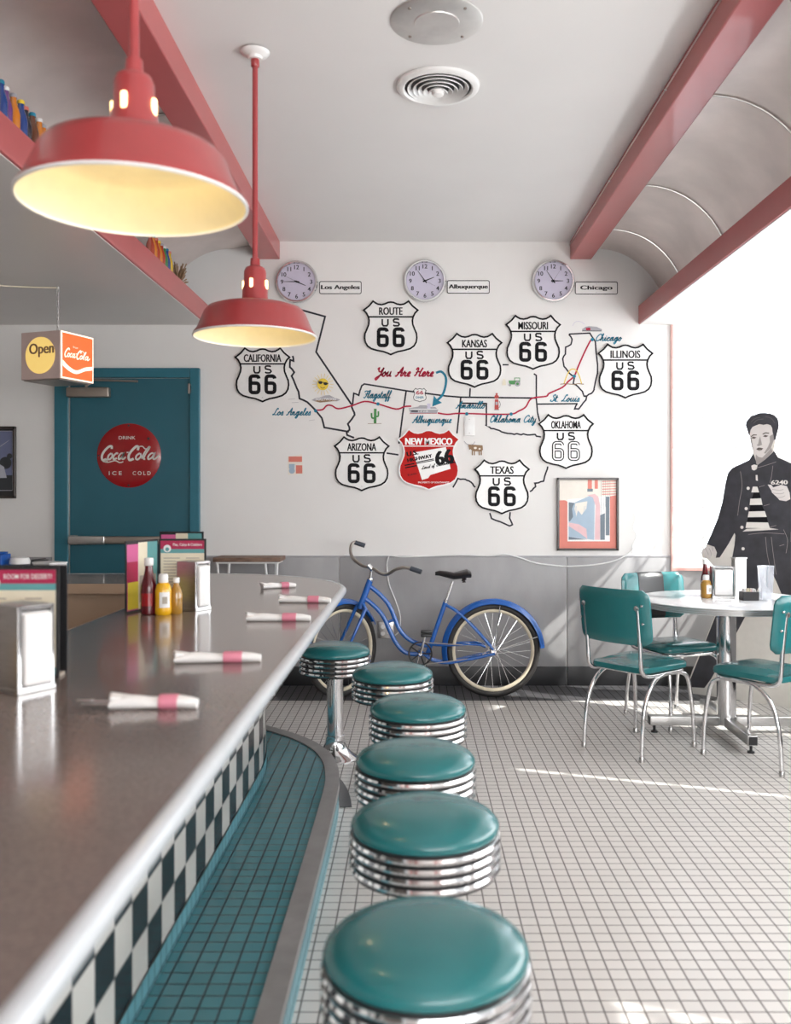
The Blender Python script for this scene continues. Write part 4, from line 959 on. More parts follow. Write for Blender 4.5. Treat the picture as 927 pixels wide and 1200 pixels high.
# New Mexico
x, z = W(502.5, 538.5); s = .228
t = thing('road_shield', 'red shield sign reading New Mexico, US Highway 66', 'road sign', (x, WF, z), 0, 'Route 66 state shields on the wall')
o = shield_outline(s); b = MB(); b.poly(o, .002, .012); b.build('plate', 'shieldred', t, bev=.002)
b = MB(); b.stroke([(p[0]*.985, p[1]*.985) for p in o], .04*s, .0122, .0145, True); b.stroke([(-.90*s, .43*s), (.90*s, .43*s)], .028*s, .0122, .0135); b.build('border', 'whitepaint', t)
b = MB(); b.text('NEW MEXICO', 0, .58*s, 1.5*s, .22*s, .0125, off=.008, bold=.0028); b.text('PROPERTY OF SOUTHWEST', .16*s, -.74*s, 1.0*s, .05*s, .0125, off=.01); b.build('state_name', 'whitepaint', t)
b = MB(); b.poly([(-.50*s, .22*s), (.55*s, .40*s), (.70*s, -.30*s), (.05*s, -.50*s), (-.02*s, -.60*s), (-.22*s, -.66*s)], .0122, .0128); mp = b.build('state_map', 'whitepaint', t)
b = MB(); R15 = Matrix.Rotation(-radians(11), 4, 'Y'); b.T = R15
b.text('U.S.', -.48*s, .30*s, .36*s, .15*s, .0135, off=.008, bold=.003); b.text('HIGHWAY', -.28*s, .10*s, .80*s, .12*s, .0135, off=.008, bold=.002)
b.text('66', .50*s, -.02*s, .56*s, .46*s, .0145, off=.01, bold=.007); 
b.rect(-.80*s, -.06*s, -.48*s, -.02*s, .0135); b.rect(-.80*s, -.14*s, -.42*s, -.10*s, .0135); b.rect(-.42*s, -.03*s, .16*s, .0*s, .0132); b.rect(-.42*s, -.07*s, .16*s, -.045*s, .0132)
b.script('Land of Enchantment'.replace('E', 'E'), -.28*s, .86*s, -.27*s, .05*s, .018*s, .0138); b.text('Scenic', -.62*s, -.36*s, .3*s, .07*s, .0135, off=.01); b.T = Matrix(); b.build('lettering', 'sign_black', t)

# ------------------------------------------------------------------ painted route map
mu = thing('wall_map', 'painted outline map of Route 66 states with red route and teal city names', 'mural', (0, WY, 0))
D = .0012
def paint(name, lines, w_, m, sm=0, lab=None, d=D):
    for i, l in enumerate(lines):
        b = MB(); b.stroke(Ws(l), w_, d + .00004*i, sm=sm); b.build(name, m, mu, lab)
def c4(pts): return [(620+x/5.79, 370+y/5.79) for x, y in pts]
def c2(pts): return [(540+x/5.79, 430+y/5.79) for x, y in pts]
def jig(p, n=4, a=1.1):
    out = []
    for i in range(len(p)-1):
        for k in range(n): t_ = k/n; out.append((p[i][0]+(p[i+1][0]-p[i][0])*t_ + random.uniform(-a, a), p[i][1]+(p[i+1][1]-p[i][1])*t_ + random.uniform(-a, a)))
    return out+[p[-1]]
random.seed(11)
paint('state_outline', [[(342, 360), (352, 363), (381, 371), (370.5, 412.5), (412, 474)],
 jig([(343, 417), (344, 423), (340, 421.5), (340, 430), (344.5, 436), (342, 441), (346, 450), (350, 459), (351, 467), (360, 471), (370, 481), (377, 490), (380, 501)], 2, .35) + [(409, 506)],
 jig([(412, 474), (413.5, 481), (416, 486), (408, 497), (410, 504), (406, 507), (407, 510)], 2, .4) + [(415, 513)]], .0135, 'mural', lab='California outline')
paint('state_outline', [jig([(413.5, 474), (415, 461), (420, 463), (424, 452)], 2, .5) + [(427, 450), (476, 458), (522, 464), (540, 465.5), (628, 466.5)],
 [(476, 458), (472, 485), (467.5, 520)], [(453, 531), (467, 533)]], .012, 'mural', lab='Arizona outline')
paint('state_outline', [[(540, 465.5), (538, 485), (535.5, 508)], [(540, 472.5), (570, 473), (570, 499)] + jig([(570, 499), (582, 504), (595, 508), (610, 509), (625, 509), (634, 512)], 4, .8),
 [(551, 455), (550.5, 465)], jig([(531, 571), (537, 561), (545, 562), (552, 565), (557, 571)], 3, .5), jig(c2([(195, 990), (210, 1030), (270, 1050), (330, 1078), (352, 1070), (330, 1025), (335, 985)]), 2, .3),
 jig(c2([(470, 845), (505, 812), (505, 788), (560, 775), (578, 725), (590, 675)]), 3, .6)], .0115, 'mural', lab='Texas and Oklahoma outline')
paint('state_outline', [[(625.5, 438), (628.5, 440), (628.5, 468), (630, 484), (632.5, 494)], c4([(55, 600), (325, 597)]) + jig(c4([(325, 597), (310, 632), (335, 633), (355, 610), (385, 570), (390, 545), (375, 548)]), 2, .3), [(589, 427.5), (596, 427.5)]], .011, 'mural', lab='Missouri outline')
paint('state_outline', [c4([(270, 125), (412, 118), (432, 150), (450, 175), (455, 250), (465, 330), (465, 390), (452, 440), (440, 500)]) + jig(c4([(440, 500), (425, 528), (405, 535), (385, 550)]), 2, .4),
 jig(c4([(270, 125), (293, 160), (283, 195), (250, 215), (245, 262), (228, 292), (236, 342), (262, 375), (288, 405), (308, 412), (300, 460), (332, 482), (362, 512), (372, 545), (392, 545)]), 2, .35)], .011, 'mural', lab='Illinois outline')
paint('route_line', [[(370, 480.7), (378, 480), (383, 475.3), (388.7, 475.3), (396.7, 479), (412.7, 475.3), (427.6, 470.5), (443, 473.4), (464, 479.4), (474, 476.5), (482, 476)],
 [(513, 484), (524, 485.6), (534.7, 484.6), (546.8, 484.6), (560, 485), (571, 485.4), (598.7, 485.3), (607.4, 482), (616, 477), (623, 467), (640, 464.5), (643.6, 461), (659, 454), (666, 447), (673, 440.6), (677, 431), (684, 415), (691, 401), (694, 397)]], .0115, 'mural_red', sm=4, lab='red route', d=.0018)
for px, py in ((370, 481.5), (443, 473.4), (547, 485), (599, 485.3), (673, 441), (694, 398)):
    b = MB(); x, z = W(px, py); b.disc(x, z, .0125, .0024, n=14); b.build('city_dot', 'mural_teal', mu)
for txt, a, c_, y, xh in (('Los Angeles', 320, 364, 486.5, 4.2), ('Flagstaff', 426, 459, 466.5, 4.6), ('Albuquerque', 483, 529, 495.5, 4.2), ('Amarillo', 534, 569, 478.5, 4.2), ('Oklahoma City', 575, 628, 495, 4.4), ('St. Louis', 645, 679, 470.5, 4.2), ('Chicago', 699, 729, 399.5, 4.2)):
    b = MB(); x0, z = W(a, y); x1, _ = W(c_, y); b.script(txt, x0, x1, z, xh/WS, .0075, .0021); b.build('city_name', 'mural_teal', mu)
b = MB(); x0, z = W(440, 441); b.script('You Are Here', x0, W(508, 0)[0], z, 5.3/WS, .011, .0021); b.build('lettering', 'mural_red', mu, 'red words You Are Here')
b = MB(); b.stroke(Ws([(511, 437), (517, 435.6), (522, 441), (522.5, 450), (519, 462), (512.5, 469)]), .017, .0022, sm=5); b.poly(Ws([(506.5, 476.5), (508.5, 463.5), (512, 468), (518, 472)]), .0022); b.build('arrow', 'mural_teal', mu)
def pic(lab, items):
    """small painted motif; items are (material, maker)"""
    ms = []; b = MB(); d = .0022
    for m, f in items:
        if m not in ms: ms.append(m)
        b.m = ms.index(m); f(b, d); d += .00035
    return b.build('picture', ms, mu, lab)
def PL(pts): return lambda b, d: b.poly(Ws(pts), d)
def DS(x, y, r, ry=None): return lambda b, d: b.disc(*W(x, y), r/WS, d, n=20, rz=(ry or r)/WS)
def ST(pts, w_, sm=0): return lambda b, d: b.stroke(Ws(pts), w_/WS, d, sm=sm)
def TX(t_, x, y, w_, h): return lambda b, d: b.text(t_, *W(x, y), w_/WS, h/WS, d, off=.02)
rays = [('gold', ST([(378.5+8*cos(a), 450.5+8*sin(a)), (378.5+12.5*cos(a), 450.5+12.5*sin(a))], .45)) for a in [2*pi*k/18 for k in range(18)]]
pic('yellow sun wearing sunglasses', rays + [('gold', DS(378.5, 450.5, 6.6, 7)), ('mural', DS(375.7, 448.5, 2.5, 1.7)), ('mural', DS(381.7, 449.8, 2.5, 1.7)), ('mural', ST([(372.5, 446.8), (385, 449.6)], .8)), ('mural', ST([(375.5, 453.5), (378, 455.2), (381, 454)], .5, 4))])
pic('hillside with white letters', [('greypic', PL([(365, 469), (370, 466.5), (376, 465.5), (381, 463.5), (386, 463), (391, 465.5), (399, 468.5), (395, 470.3), (385, 470), (377, 471.5), (369, 470.3)])), ('brown', PL([(368, 470), (377, 468), (390, 468.5), (396, 469.5), (385, 470.8), (375, 471.8)])), ('whitepaint', TX('HOLLYWOOD', 382, 467.8, 24, 3.2))])
pic('green cactus', [('green', ST([(439.6, 496), (439.8, 486), (439.8, 479)], 3.2)), ('green', ST([(439.6, 490), (436, 489.5), (435.4, 484)], 1.9, 4)), ('green', ST([(440, 488), (443.2, 487.5), (443.4, 482)], 1.9, 4)), ('brown', ST([(431, 496.6), (447, 496.3)], .5))])
pic('small grey diner building', [('greypic', PL([(479, 478.5), (490, 476.6), (510, 477), (513.5, 480), (512, 484.5), (481, 484.8)])), ('lilac', PL([(500.5, 473), (504.5, 473), (504.5, 480), (500.5, 480)])), ('whitepaint', ST([(480, 479.5), (513, 479.5)], 1)), ('mural', ST([(482, 482), (499, 482)], 1.4)), ('whitepaint', TX('DINER', 496, 482, 12, 1.7)), ('mural_red', ST([(480, 484.6), (512, 484.4)], .6)), ('greypic', PL([(490, 476.6), (492, 475), (500, 475), (501, 476.8)]))])
mo = shield_outline(.05); xx, zz = W(492, 463)
def _ms(b, d): b.poly([(xx+p[0]*.95, zz+p[1]) for p in mo], d)
def _ms2(b, d): b.stroke([(xx+p[0]*.95, zz+p[1]) for p in mo], .0045, d, closed=True)
pic('little red, white and teal 66 diner shield', [('whitepaint', _ms), ('mural', _ms2), ('mural_red', TX('66', 492, 460, 8.5, 4.8)), ('mural_teal', TX('DINER', 492, 465.8, 9.5, 2.6))])
pic('red petrol pump', [('pumpred', PL([(579.5, 480), (584.5, 480), (584, 468), (580, 468)])), ('pumpred', DS(582, 465, 2.6, 2.4)), ('pumpred', DS(582, 461.8, 1.3)), ('greypic', PL([(580.6, 471), (583.4, 471), (583.4, 474.5), (580.6, 474.5)])), ('mural', ST([(585, 470), (586.3, 474), (584.8, 478)], .5, 4)), ('greypic', ST([(579, 480.4), (585, 480.4)], .8))])
pic('green tractor and hay', [('green', PL([(596, 446), (609.5, 446), (609, 450.5), (597, 450.5)])), ('green', ST([(603, 446), (603, 443), (609, 443), (609, 447)], .8)), ('greypic', DS(606.5, 449.8, 3.2)), ('green', DS(606.5, 449.8, 1.5)), ('greypic', DS(597.5, 451.3, 1.5)), ('menucream', PL([(588.5, 451.5), (593, 451.5), (592.3, 446), (590.6, 443.5), (589, 446)]))])
pic('yellow gateway arch', [('gold', ST([(661, 449.5), (664, 441), (667.5, 434.5), (671.5, 432.5), (675.5, 434.5), (679, 441), (681.5, 449.5)], 1.1, 5)), ('brown', ST([(656.5, 450.3), (662, 449.7), (672, 450.5), (678, 449.6), (684, 450.3)], .9))])
pic('small classic car with smoke', [('greypic', PL([(682, 386), (686, 383.2), (690, 382.4), (699, 383), (705.5, 386), (705, 388), (682.5, 388)])), ('mural_red', PL([(686.5, 384.5), (691.5, 384), (692, 387), (687, 387.2)])), ('mural', ST([(682, 388), (705, 388)], .7)), ('lilac', ST([(671, 382), (674, 377.5), (680, 377), (685, 380)], .5, 4))])
pic('brown longhorn cow', [('brown', PL([(550, 522.5), (554, 521), (560, 521.5), (565.5, 522), (566, 527), (564, 529), (555, 529), (552, 527)])), ('brown', PL([(548.5, 521), (552, 521), (552.5, 526), (550, 527)])), ('greypic', ST([(544, 517), (546.5, 520), (550, 521)], .8, 3)), ('greypic', ST([(552, 521), (555, 520), (556.5, 517.5)], .7, 3))] + [('brown', ST([(x_, 528), (x_, 533.5)], 1.3)) for x_ in (553.5, 556, 561.5, 564)] + [('artcream', DS(557, 525, 1.8, 1.3)), ('artcream', DS(562, 526, 1.3, 1.1))])
pic('faint sea strokes', [('greypic', ST([(338, 468), (346, 467.2)], .35)), ('greypic', ST([(342, 472), (350, 471.5)], .35)), ('greypic', ST([(362, 493), (369, 492)], .35))])

# ------------------------------------------------------------------ other things on the back wall
x, z = W(550, 499.5); t = thing('blank_plate', 'blank white wall plate above the longhorn drawing', 'wall plate', (x, WF, z))
b = MB(); b.box((0, -.004, 0), (.076, .008, .142), bev=.003); b.build('plate', 'white', t); b = MB(); b.disc(0, .05, .004, .008, .0095, 10); b.disc(0, -.05, .004, .008, .0095, 10); b.build('screws', 'satin', t)
x, z = W(452, 738); t = thing('wall_outlet', 'steel power outlet behind the blue bicycle frame', 'outlet', (x, WY-.012, z))
b = MB(); b.box((0, -.004, 0), (.12, .008, .12), bev=.003); b.build('plate', 'satin', t)
b = MB()
for dz in (.025, -.025): b.disc(-.02, dz, .016, .008, .010, 16)
b.build('socket', 'white', t)
b = MB(); b.box((.03, -.018, -.01), (.03, .026, .03), bev=.004); pg = b.build('plug', 'white'); pg.location = (x, WY-.012, z); tag(pg, 'white plug in the steel outlet behind the bicycle', 'plug')
def cable(name, lab, pts, r=.004, m='white', d=.02):
    b = MB(); b.tube([(*W(p[0], p[1])[:1], WY-(p[2] if len(p) > 2 else d), W(p[0], p[1])[1]) for p in pts], r, 6, sm=5); o = b.build(name, m); tag(o, lab, 'cable'); return o
cable('power_cord', 'white cord dropping behind the bicycle to the outlet', [(456, 651), (453.5, 662), (456, 684), (463, 702), (469, 722), (468, 738), (463, 744)], .0045)
cable('power_cord', 'long white cord running along the top of the grey wainscot', [(404, 650), (424, 651), (455, 650.5, .024), (470, 652, .03), (500, 651.5), (540, 650), (575, 651), (590, 649), (608, 653), (625, 659), (645, 662), (668, 663.5), (700, 661), (722, 656), (736, 648), (742, 642)], .0055)
cable('light_cord', 'thin pale cord hanging by the framed print', [(741, 600), (744, 608), (741, 618), (745, 628), (740, 640), (742, 650)], .003)
x, z = W(688.5, 602.5); t = thing('framed_print', 'framed coral and blue abstract print hung above the wainscot', 'picture', (x, WF, z))
w2, h2 = 36/WS, 42.5/WS
b = MB()
for c, d in (((0, -.012, h2-.008), (2*w2, .024, .016)), ((0, -.012, -h2+.008), (2*w2, .024, .016)), ((-w2+.008, -.012, 0), (.016, .024, 2*h2)), ((w2-.008, -.012, 0), (.016, .024, 2*h2))): b.box(c, d)
b.build('frame', 'frame', t, bev=.002)
def A6(x_, y_): return ((x_-445)/9.27/WS, (490-y_)/9.27/WS)
b = MB(); ms = ['artcoral', 'artcream', 'artblue', 'artgrey', 'artpink', 'whitepaint']
def ap(m, pts, d): b.m = ms.index(m); b.poly([A6(*p) for p in pts], d)
ap('artcoral', [(130, 110), (770, 110), (770, 875), (130, 875)], .008)
ap('artcream', [(130, 110), (770, 110), (770, 280), (670, 300), (640, 330), (225, 355), (200, 340), (135, 340)], .0085)
ap('whitepaint', [(225, 330), (685, 290), (685, 785), (225, 785)], .0088)
ap('artblue', [(238, 360), (300, 365), (470, 290), (520, 300), (515, 770), (238, 735)], .0092)
ap('artgrey', [(238, 360), (300, 370), (275, 430), (285, 520), (250, 570), (238, 560)], .0096); ap('artgrey', [(238, 735), (440, 765), (238, 768)], .0096)
ap('artcream', [(310, 372), (440, 350), (430, 430), (380, 500), (340, 450), (320, 520), (300, 430)], .0099)
ap('artpink', [(238, 580), (350, 600), (430, 650), (440, 760), (350, 690), (238, 620)], .0099)
ap('artpink', [(440, 285), (520, 270), (560, 300), (580, 400), (575, 768), (520, 768), (530, 400), (500, 310)], .0102)
ap('artgrey', [(580, 500), (630, 480), (630, 768), (580, 768)], .0106); ap('artgrey', [(640, 300), (680, 300), (680, 720), (640, 720)], .0106)
ap('artcoral', [(445, 110), (490, 110), (490, 215), (445, 215)], .0092); ap('artcoral', [(520, 110), (555, 110), (555, 215), (520, 215)], .0092); ap('artgrey', [(440, 215), (500, 215), (500, 245), (440, 245)], .0096)
b.m = ms.index('artcoral')
for k in range(6): b.stroke([A6(600+0*k, 135+k*28), A6(770, 130+k*28)], .0022*3, .0095)
b.m = ms.index('artgrey')
for k in range(5): b.stroke([A6(590+k*24, 115), A6(590+k*24, 490-k*40)], .0016, .0098)
b.m = ms.index('artblue')
for k in range(4): b.stroke([A6(*p) for p in [(285+k*12, 400), (290+k*14, 500), (340+k*4, 560-k*16), (420-k*8, 520-k*14), (450-k*14, 400)]], .002, .0104+.0001*k, sm=4)
b.build('print', ms, t)
x, z = W(346, 544.5); t = thing('paper_flyer', 'small pink and blue paper flyer taped to the white wall', 'flyer', (x, WF, z))
b = MB(); b.poly([(-.055, .06), (.05, .075), (.058, -.07), (-.052, -.075)], 0, .0012); b.build('sheet', 'artcream', t)
b = MB(); b.rect(-.048, .02, .05, .06, .0018); b.rect(.005, -.065, .052, -.005, .0018); b.build('print', 'artcoral', t); b = MB(); b.disc(-.024, -.045, .022, .0018); b.rect(-.046, -.03, -.004, .005, .0018); b.build('print', 'artblue', t)
# plank on white trestle legs behind the counter's far end
BZ = .965; x0 = (255-485)/F*6.42; x1 = (332-485)/F*6.42
t = thing('plank_stand', 'weathered brown plank on white trestle legs against the wall', 'bench', ((x0+x1)/2, 6.40, 0))
b = MB(); 
for k in range(3): b.box((0, -.09+.09*k, BZ-.018), (x1-x0, .086, .03), bev=.004)
b.build('plank_top', 'wood', t); b = MB(); b.box((0, 0, BZ-.04), (x1-x0-.03, .22, .012)); b.build('under_rail', 'whitemetal', t)
for sx in (-1, 1):
    xc = sx*(x1-x0)/2*.72
    b = MB(); b.tube([(xc-.045, -.09, BZ-.04), (xc+.005, -.10, .45), (xc+.005, -.11, 0)], .009, 8); b.build('leg', 'whitemetal', t)
    b = MB(); b.tube([(xc+.04, -.09, BZ-.04), (xc+.018, -.10, .45), (xc+.018, -.11, 0)], .009, 8); b.build('leg', 'whitemetal', t)
    b = MB(); b.tube([(xc, .09, BZ-.04), (xc, .10, 0)], .009, 8); b.build('leg', 'whitemetal', t)
# framed photograph at the far left
x, z = W(-12, 542); t = thing('framed_photograph', 'black framed photograph of a pale house at dusk by the teal door', 'picture', (x, WF, z)); w2, h2 = 31.5/WS, 42/WS
b = MB()
for c, d in (((0, -.014, h2-.009), (2*w2, .028, .018)), ((0, -.014, -h2+.009), (2*w2, .028, .018)), ((-w2+.009, -.014, 0), (.018, .028, 2*h2)), ((w2-.009, -.014, 0), (.018, .028, 2*h2))): b.box(c, d)
b.build('frame', 'frame', t, bev=.002)
b = MB(); b.rect(-w2+.012, -h2+.012, w2-.012, h2-.012, .006); b.build('mat_board', 'black', t)
b = MB(); p0, p1, q0, q1 = -w2+.05, w2-.028, -h2+.06, h2-.035
b.m = 1; b.rect(p0-.004, q0-.004, p1+.004, q1+.004, .0065); b.m = 0; b.rect(p0, q0, p1, q1, .0075); b.m = 2; b.rect(p0, q0, p1, q0+.11, .0082); b.disc(p1-.05, q0+.2, .045, .0082); b.disc(p1-.02, q0+.25, .02, .0083)
b.m = 1; b.poly([(p0, q0+.09), (p1-.04, q0+.09), (p1-.06, q0+.17), (p0+.15, q0+.24), (p0, q0+.2)], .009); b.m = 1; b.poly([(p1-.08, q0+.33), (p1-.02, q0+.37), (p1-.03, q0+.36), (p1-.10, q0+.31)], .008)
b.build('photograph', ['skyprint', 'houseprint', 'darkprint'], t)

# ------------------------------------------------------------------ soda signs
def cola(b, cx, cz, w_, d, tail=True):
    """flowing two-word script"""
    k = w_/9.2; sh = .32
    def S(pts, ww): b.stroke([(cx+(p[0]-4.8+p[1]*sh)*k, cz+(p[1]-.9)*k) for p in pts], ww*k, d, sm=5)
    S([(1.3, 1.6), (1.15, 2.0), (.7, 1.9), (.25, 1.2), (.15, .5), (.45, -.1), (1.0, .05)], .34)
    S([(1.45, .95), (1.15, .6), (1.2, .1), (1.5, 0), (1.75, .5), (1.5, .95)], .26)
    S([(2.5, .85), (2.25, .95), (1.95, .5), (2.1, .02), (2.55, .2)], .27)
    S([(3.35, .85), (3.0, .95), (2.75, .5), (2.9, .02), (3.25, .3), (3.4, .95), (3.35, .2), (3.6, .05), (3.85, .4)], .25)
    S([(3.75, 1.05), (4.05, 1.08)], .2)
    S([(5.35, 1.4), (5.3, 1.9), (4.9, 1.95), (4.4, 1.2), (4.25, .5), (4.6, -.1), (5.15, .1)], .36)
    S([(5.35, 1.95), (5.9, 2.0), (6.5, 1.6), (7.2, 1.9)], .16)
    S([(5.85, .95), (5.45, .6), (5.5, .1), (5.85, 0), (6.15, .5), (5.9, .95)], .26)
    S([(6.4, .1), (6.5, 1.0), (6.9, 1.9), (7.05, 1.7), (6.75, .8), (6.7, .1), (6.95, .05)], .22)
    S([(8.1, .85), (7.65, .95), (7.3, .5), (7.45, .02), (7.9, .3), (8.15, .95), (8.1, .2), (8.4, .05), (8.9, .6)], .25)
    if tail: S([(1.0, .05), (1.2, -.35), (.6, -.3), (1.4, -.45), (2.4, -.2), (3.2, -.5), (3.7, -.35)], .17)
x, z = W(152.5, 534); t = thing('soda_sign', 'round red enamel soda sign fixed on the teal door', 'sign', (x, WY-.022, z)); r = 37.5/WS
b = MB(); b.lathe([(0, -.016), (r*.7, -.015), (r*.93, -.010), (r, -.003), (r-.004, -.001), (0, -.001)], n=64, axis='Y'); b.build('disc', 'discred', t)
b = MB(); b.text('DRINK', -.01, .55*r, .52*r, .10*r, .0175, off=.01); cola(b, .02, .06*r, 1.86*r, .0178); b.text('I C E', -.41*r, -.55*r, .40*r, .12*r, .0165, off=.012); b.text('C O L D', .41*r, -.55*r, .56*r, .12*r, .0165, off=.012); b.build('lettering', 'cardcream', t)
b = MB(); b.disc(0, .93*r, .008, .0125, .014, 10); b.disc(0, -.93*r, .008, .0125, .014, 10); b.disc(-.93*r, 0, .006, .0125, .014, 10); b.disc(.62*r, .52*r, .010, .016, .0175, 8); b.build('screws', 'black', t)
SY = 5.42; S_ = .285; sx_ = (70-485)/F*5.25; zc = EYE-(420.5-583)/F*5.42
t = thing('open_sign', 'lit cube sign reading Open and a cola name, hung from a chain', 'sign', (-2.138, SY, zc), radians(-20))
b = MB(); b.box((0, 0, 0), (S_, S_, S_-.006)); b.build('case', 'pinkish', t, bev=.003)
h = S_/2
b = MB(); b.disc(.0, .0, .108, h+.001, h+.003, 40); fo = b.build('yellow_disc', 'openglow', t)
b = MB(); b.text('Open', .012, .03, .178, .082, h+.0045, off=.008, bold=.0025); b.build('lettering', 'brown', fo)
R9 = Matrix.Rotation(pi/2, 4, 'Z')
b = MB(); b.T = R9; b.rect(-h+.004, -h+.004, h-.004, h-.004, h+.001, h+.005); b.build('face_border', 'whiteglow', t)
b = MB(); b.T = R9; b.rect(-h+.014, -h+.014, h-.014, h-.014, h+.005, h+.006); b.build('orange_face', 'orangeglow', t)
b = MB(); b.T = R9; b.text('Enjoy', -.02, .055, .04, .012, h+.007); cola(b, -.0, .015, .225, h+.007, False)
up = smooth2([(-h+.014, -.03), (-.07, -.065), (-.01, -.078), (.06, -.052), (h-.014, -.038)], 5); lo = smooth2([(h-.014, -.060), (.06, -.075), (-.01, -.10), (-.07, -.092), (-h+.014, -.065)], 5); b.poly(up+lo, h+.0072); b.build('lettering', 'whiteglow', t)
b = MB(); b.box((0, 0, -h-.001), (S_-.02, S_-.02, .004)); b.disc(0, 0, .0, 0, .0, 3) if False else None; b.build('base_panel', 'bronze', t)
zt_ = 2.65-zc; n = int((zt_-h)/.024)
ch = MB()
for k in range(n):
    zz = h+.012+k*.024; A_ = Matrix.Translation((0, 0, zz)) @ Matrix.Rotation(k*pi/2, 4, 'Z'); ch.T = A_; ch.tube([(.007*cos(a), 0, .016*sin(a)) for a in [2*pi*i/10 for i in range(10)]], .0022, 5, True)
ch.T = Matrix(); ch.build('chain', 'satin', t)
b = MB(); b.tube([(-2.9, 5.1, 2.640), (-2.5, 5.3, 2.632), (-2.4, 5.38, 2.638), (-2.138, SY+.02, 2.642)], .004, 6, sm=4); o = b.build('extension_cord', 'menucream'); tag(o, 'pale cord running along the low ceiling to the lit cube sign', 'cable')

# ------------------------------------------------------------------ soda bottles on the red beam
cols = dict(o=('amber', (.62, .20, .02), 'orange'), b=('', (.02, .06, .24), 'blue'), p=('', (.16, .06, .22), 'purple'), r=('', (.42, .05, .02), 'red'), y=('', (.75, .48, .03), 'yellow'), k=('', (.03, .03, .04), 'black'), n=('', (.14, .05, .025), 'brown'), g=('', (.05, .22, .06), 'green'))
bm = {k: mat(v[2]+'_bottle_glass', v[1], .15, coat=.5) for k, v in cols.items()}
caps = ['gold', 'whitepaint', 'artcoral', 'greypic', 'mural_teal']
proto = {}
def bottle(k, capm, loc, label):
    key = (k, capm)
    if key not in proto:
        t = thing('soda_bottle', label, 'bottle', loc, 0, 'soda bottles lined up on the red beam'); proto[key] = t
        lathe_obj(t, 'glass_body', [(0, 0), (.024, 0), (.026, .004), (.026, .105), (.022, .125), (.013, .15), (.0115, .178), (0, .178)], bm[k], 16)
        lathe_obj(t, 'cap', [(.0145, .172), (.0145, .184), (.012, .188), (0, .188)], capm, 12)
    else: dup(proto[key], loc, 0, label)
seq1 = 'oboybpoobkrnobyb'; ordn = ['first', 'second', 'third', 'fourth', 'fifth', 'sixth', 'seventh', 'eighth', 'ninth', 'tenth', 'eleventh', 'twelfth']
for i, k in enumerate('yobpobknoobyb'):
    bottle(k, caps[(i*2) % 5], (-1.60+.004*((i*7) % 3), 3.36+.0595*i, 2.80), '%s soda bottle in the near row on the red beam, %s from the photo edge' % (cols[k][2], (ordn+['thirteenth'])[i]))
for i, k in enumerate('rororgby'):
    bottle(k, caps[(i*3+1) % 5], (-1.60, 5.48+.060*i, 2.80), '%s bottle on the far stretch of red beam, %s counting from the big lamp' % (cols[k][2], ordn[i]))
t = thing('dried_plant', 'small dried brown twiggy bunch at the far end of the bottle row', 'dried plant', (-1.605, 6.13, 2.80))
b = MB(); random.seed(5)
for k in range(70):
    a = random.uniform(0, 2*pi); r = random.uniform(.03, .085); h = random.uniform(.05, .17)
    b.tube([(0, random.uniform(-.1, .1), 0), (r*.4*cos(a), r*.6*sin(a), h*.6), (r*cos(a)*.8, r*1.6*sin(a), h)], [.0035, .0025, .0045], 5)
b.build('twigs', 'brown', t); b = MB(); b.lathe([(0, 0), (.03, 0), (.035, .03), (.03, .05), (0, .05)], n=12); b.build('pot', 'bronze', t)

# ------------------------------------------------------------------ life-size cardboard cutout of a performer
A0 = Vector((1.95, 6.37)); dv = Vector((.53, -.44)); ang = math.atan2(dv.y, dv.x); dl = dv.length
def BP(px, py):
    k = (px-485)/F; t_ = (k*A0.y-A0.x)/(dv.x-k*dv.y); y = A0.y+dv.y*t_
    return (t_*dl, EYE-(py-583)/F*y)
def C8(pts): return [BP(820+x/5.215, 470+y/5.215) for x, y in pts]
def PX(pts): return [BP(*p) for p in pts]
cu = thing('cardboard_cutout', 'life-size cardboard cutout of a person in dark denim jacket and striped shirt', 'cutout', (A0.x, A0.y, 0), ang)
def lay(name, pts, d, m, parent=cu, back=None): b = MB(); b.poly(pts, d-.001 if back is None else back, d); return b.build(name, m, parent)
hair = [(300, 200), (292, 172), (284, 150), (287, 128), (300, 112), (318, 92), (342, 84), (368, 74), (404, 73), (436, 78), (462, 90), (480, 110), (486, 140), (483, 172), (474, 205), (466, 236), (456, 238)]
sil = [(285, 150), (300, 185), (312, 215), (316, 262), (330, 318), (305, 360), (200, 410), (175, 440), (160, 500), (140, 620), (112, 720), (66, 830), (42, 880), (38, 890), (12, 925), (20, 955), (48, 965)]
outline = C8([(466, 235), (487, 150), (478, 105), (450, 82), (400, 75), (345, 82), (320, 95), (292, 118)] + sil) + PX([(838, 665), (848, 690), (838, 722), (826, 752), (812, 785), (808, 797), (808.5, 812)])
oz = BP(808.5, 812); outline += [(oz[0], 0.0), (1.06, 0.0), (1.03, .5), (1.01, .9), (1.02, 1.08), (1.09, 1.24), (1.08, 1.42), (1.05, 1.54), (.99, 1.62)] + C8([(558, 375), (480, 340), (455, 300)])
lay('board', outline, .006, 'cardcream', back=0)
jk = C8([(330, 318), (305, 360), (200, 410), (175, 440), (160, 500), (140, 620), (112, 720), (66, 830), (46, 875), (92, 890), (108, 925), (100, 958), (125, 955), (180, 870), (215, 805), (228, 840), (260, 800), (290, 780), (430, 775), (520, 790), (560, 800)]) + [(1.0, 1.07), (1.07, 1.24), (1.065, 1.42), (1.035, 1.54), (.98, 1.61)] + C8([(558, 380), (480, 345), (458, 305), (400, 360), (350, 385), (345, 365)])
j = lay('jacket', jk, .0075, 'denim')
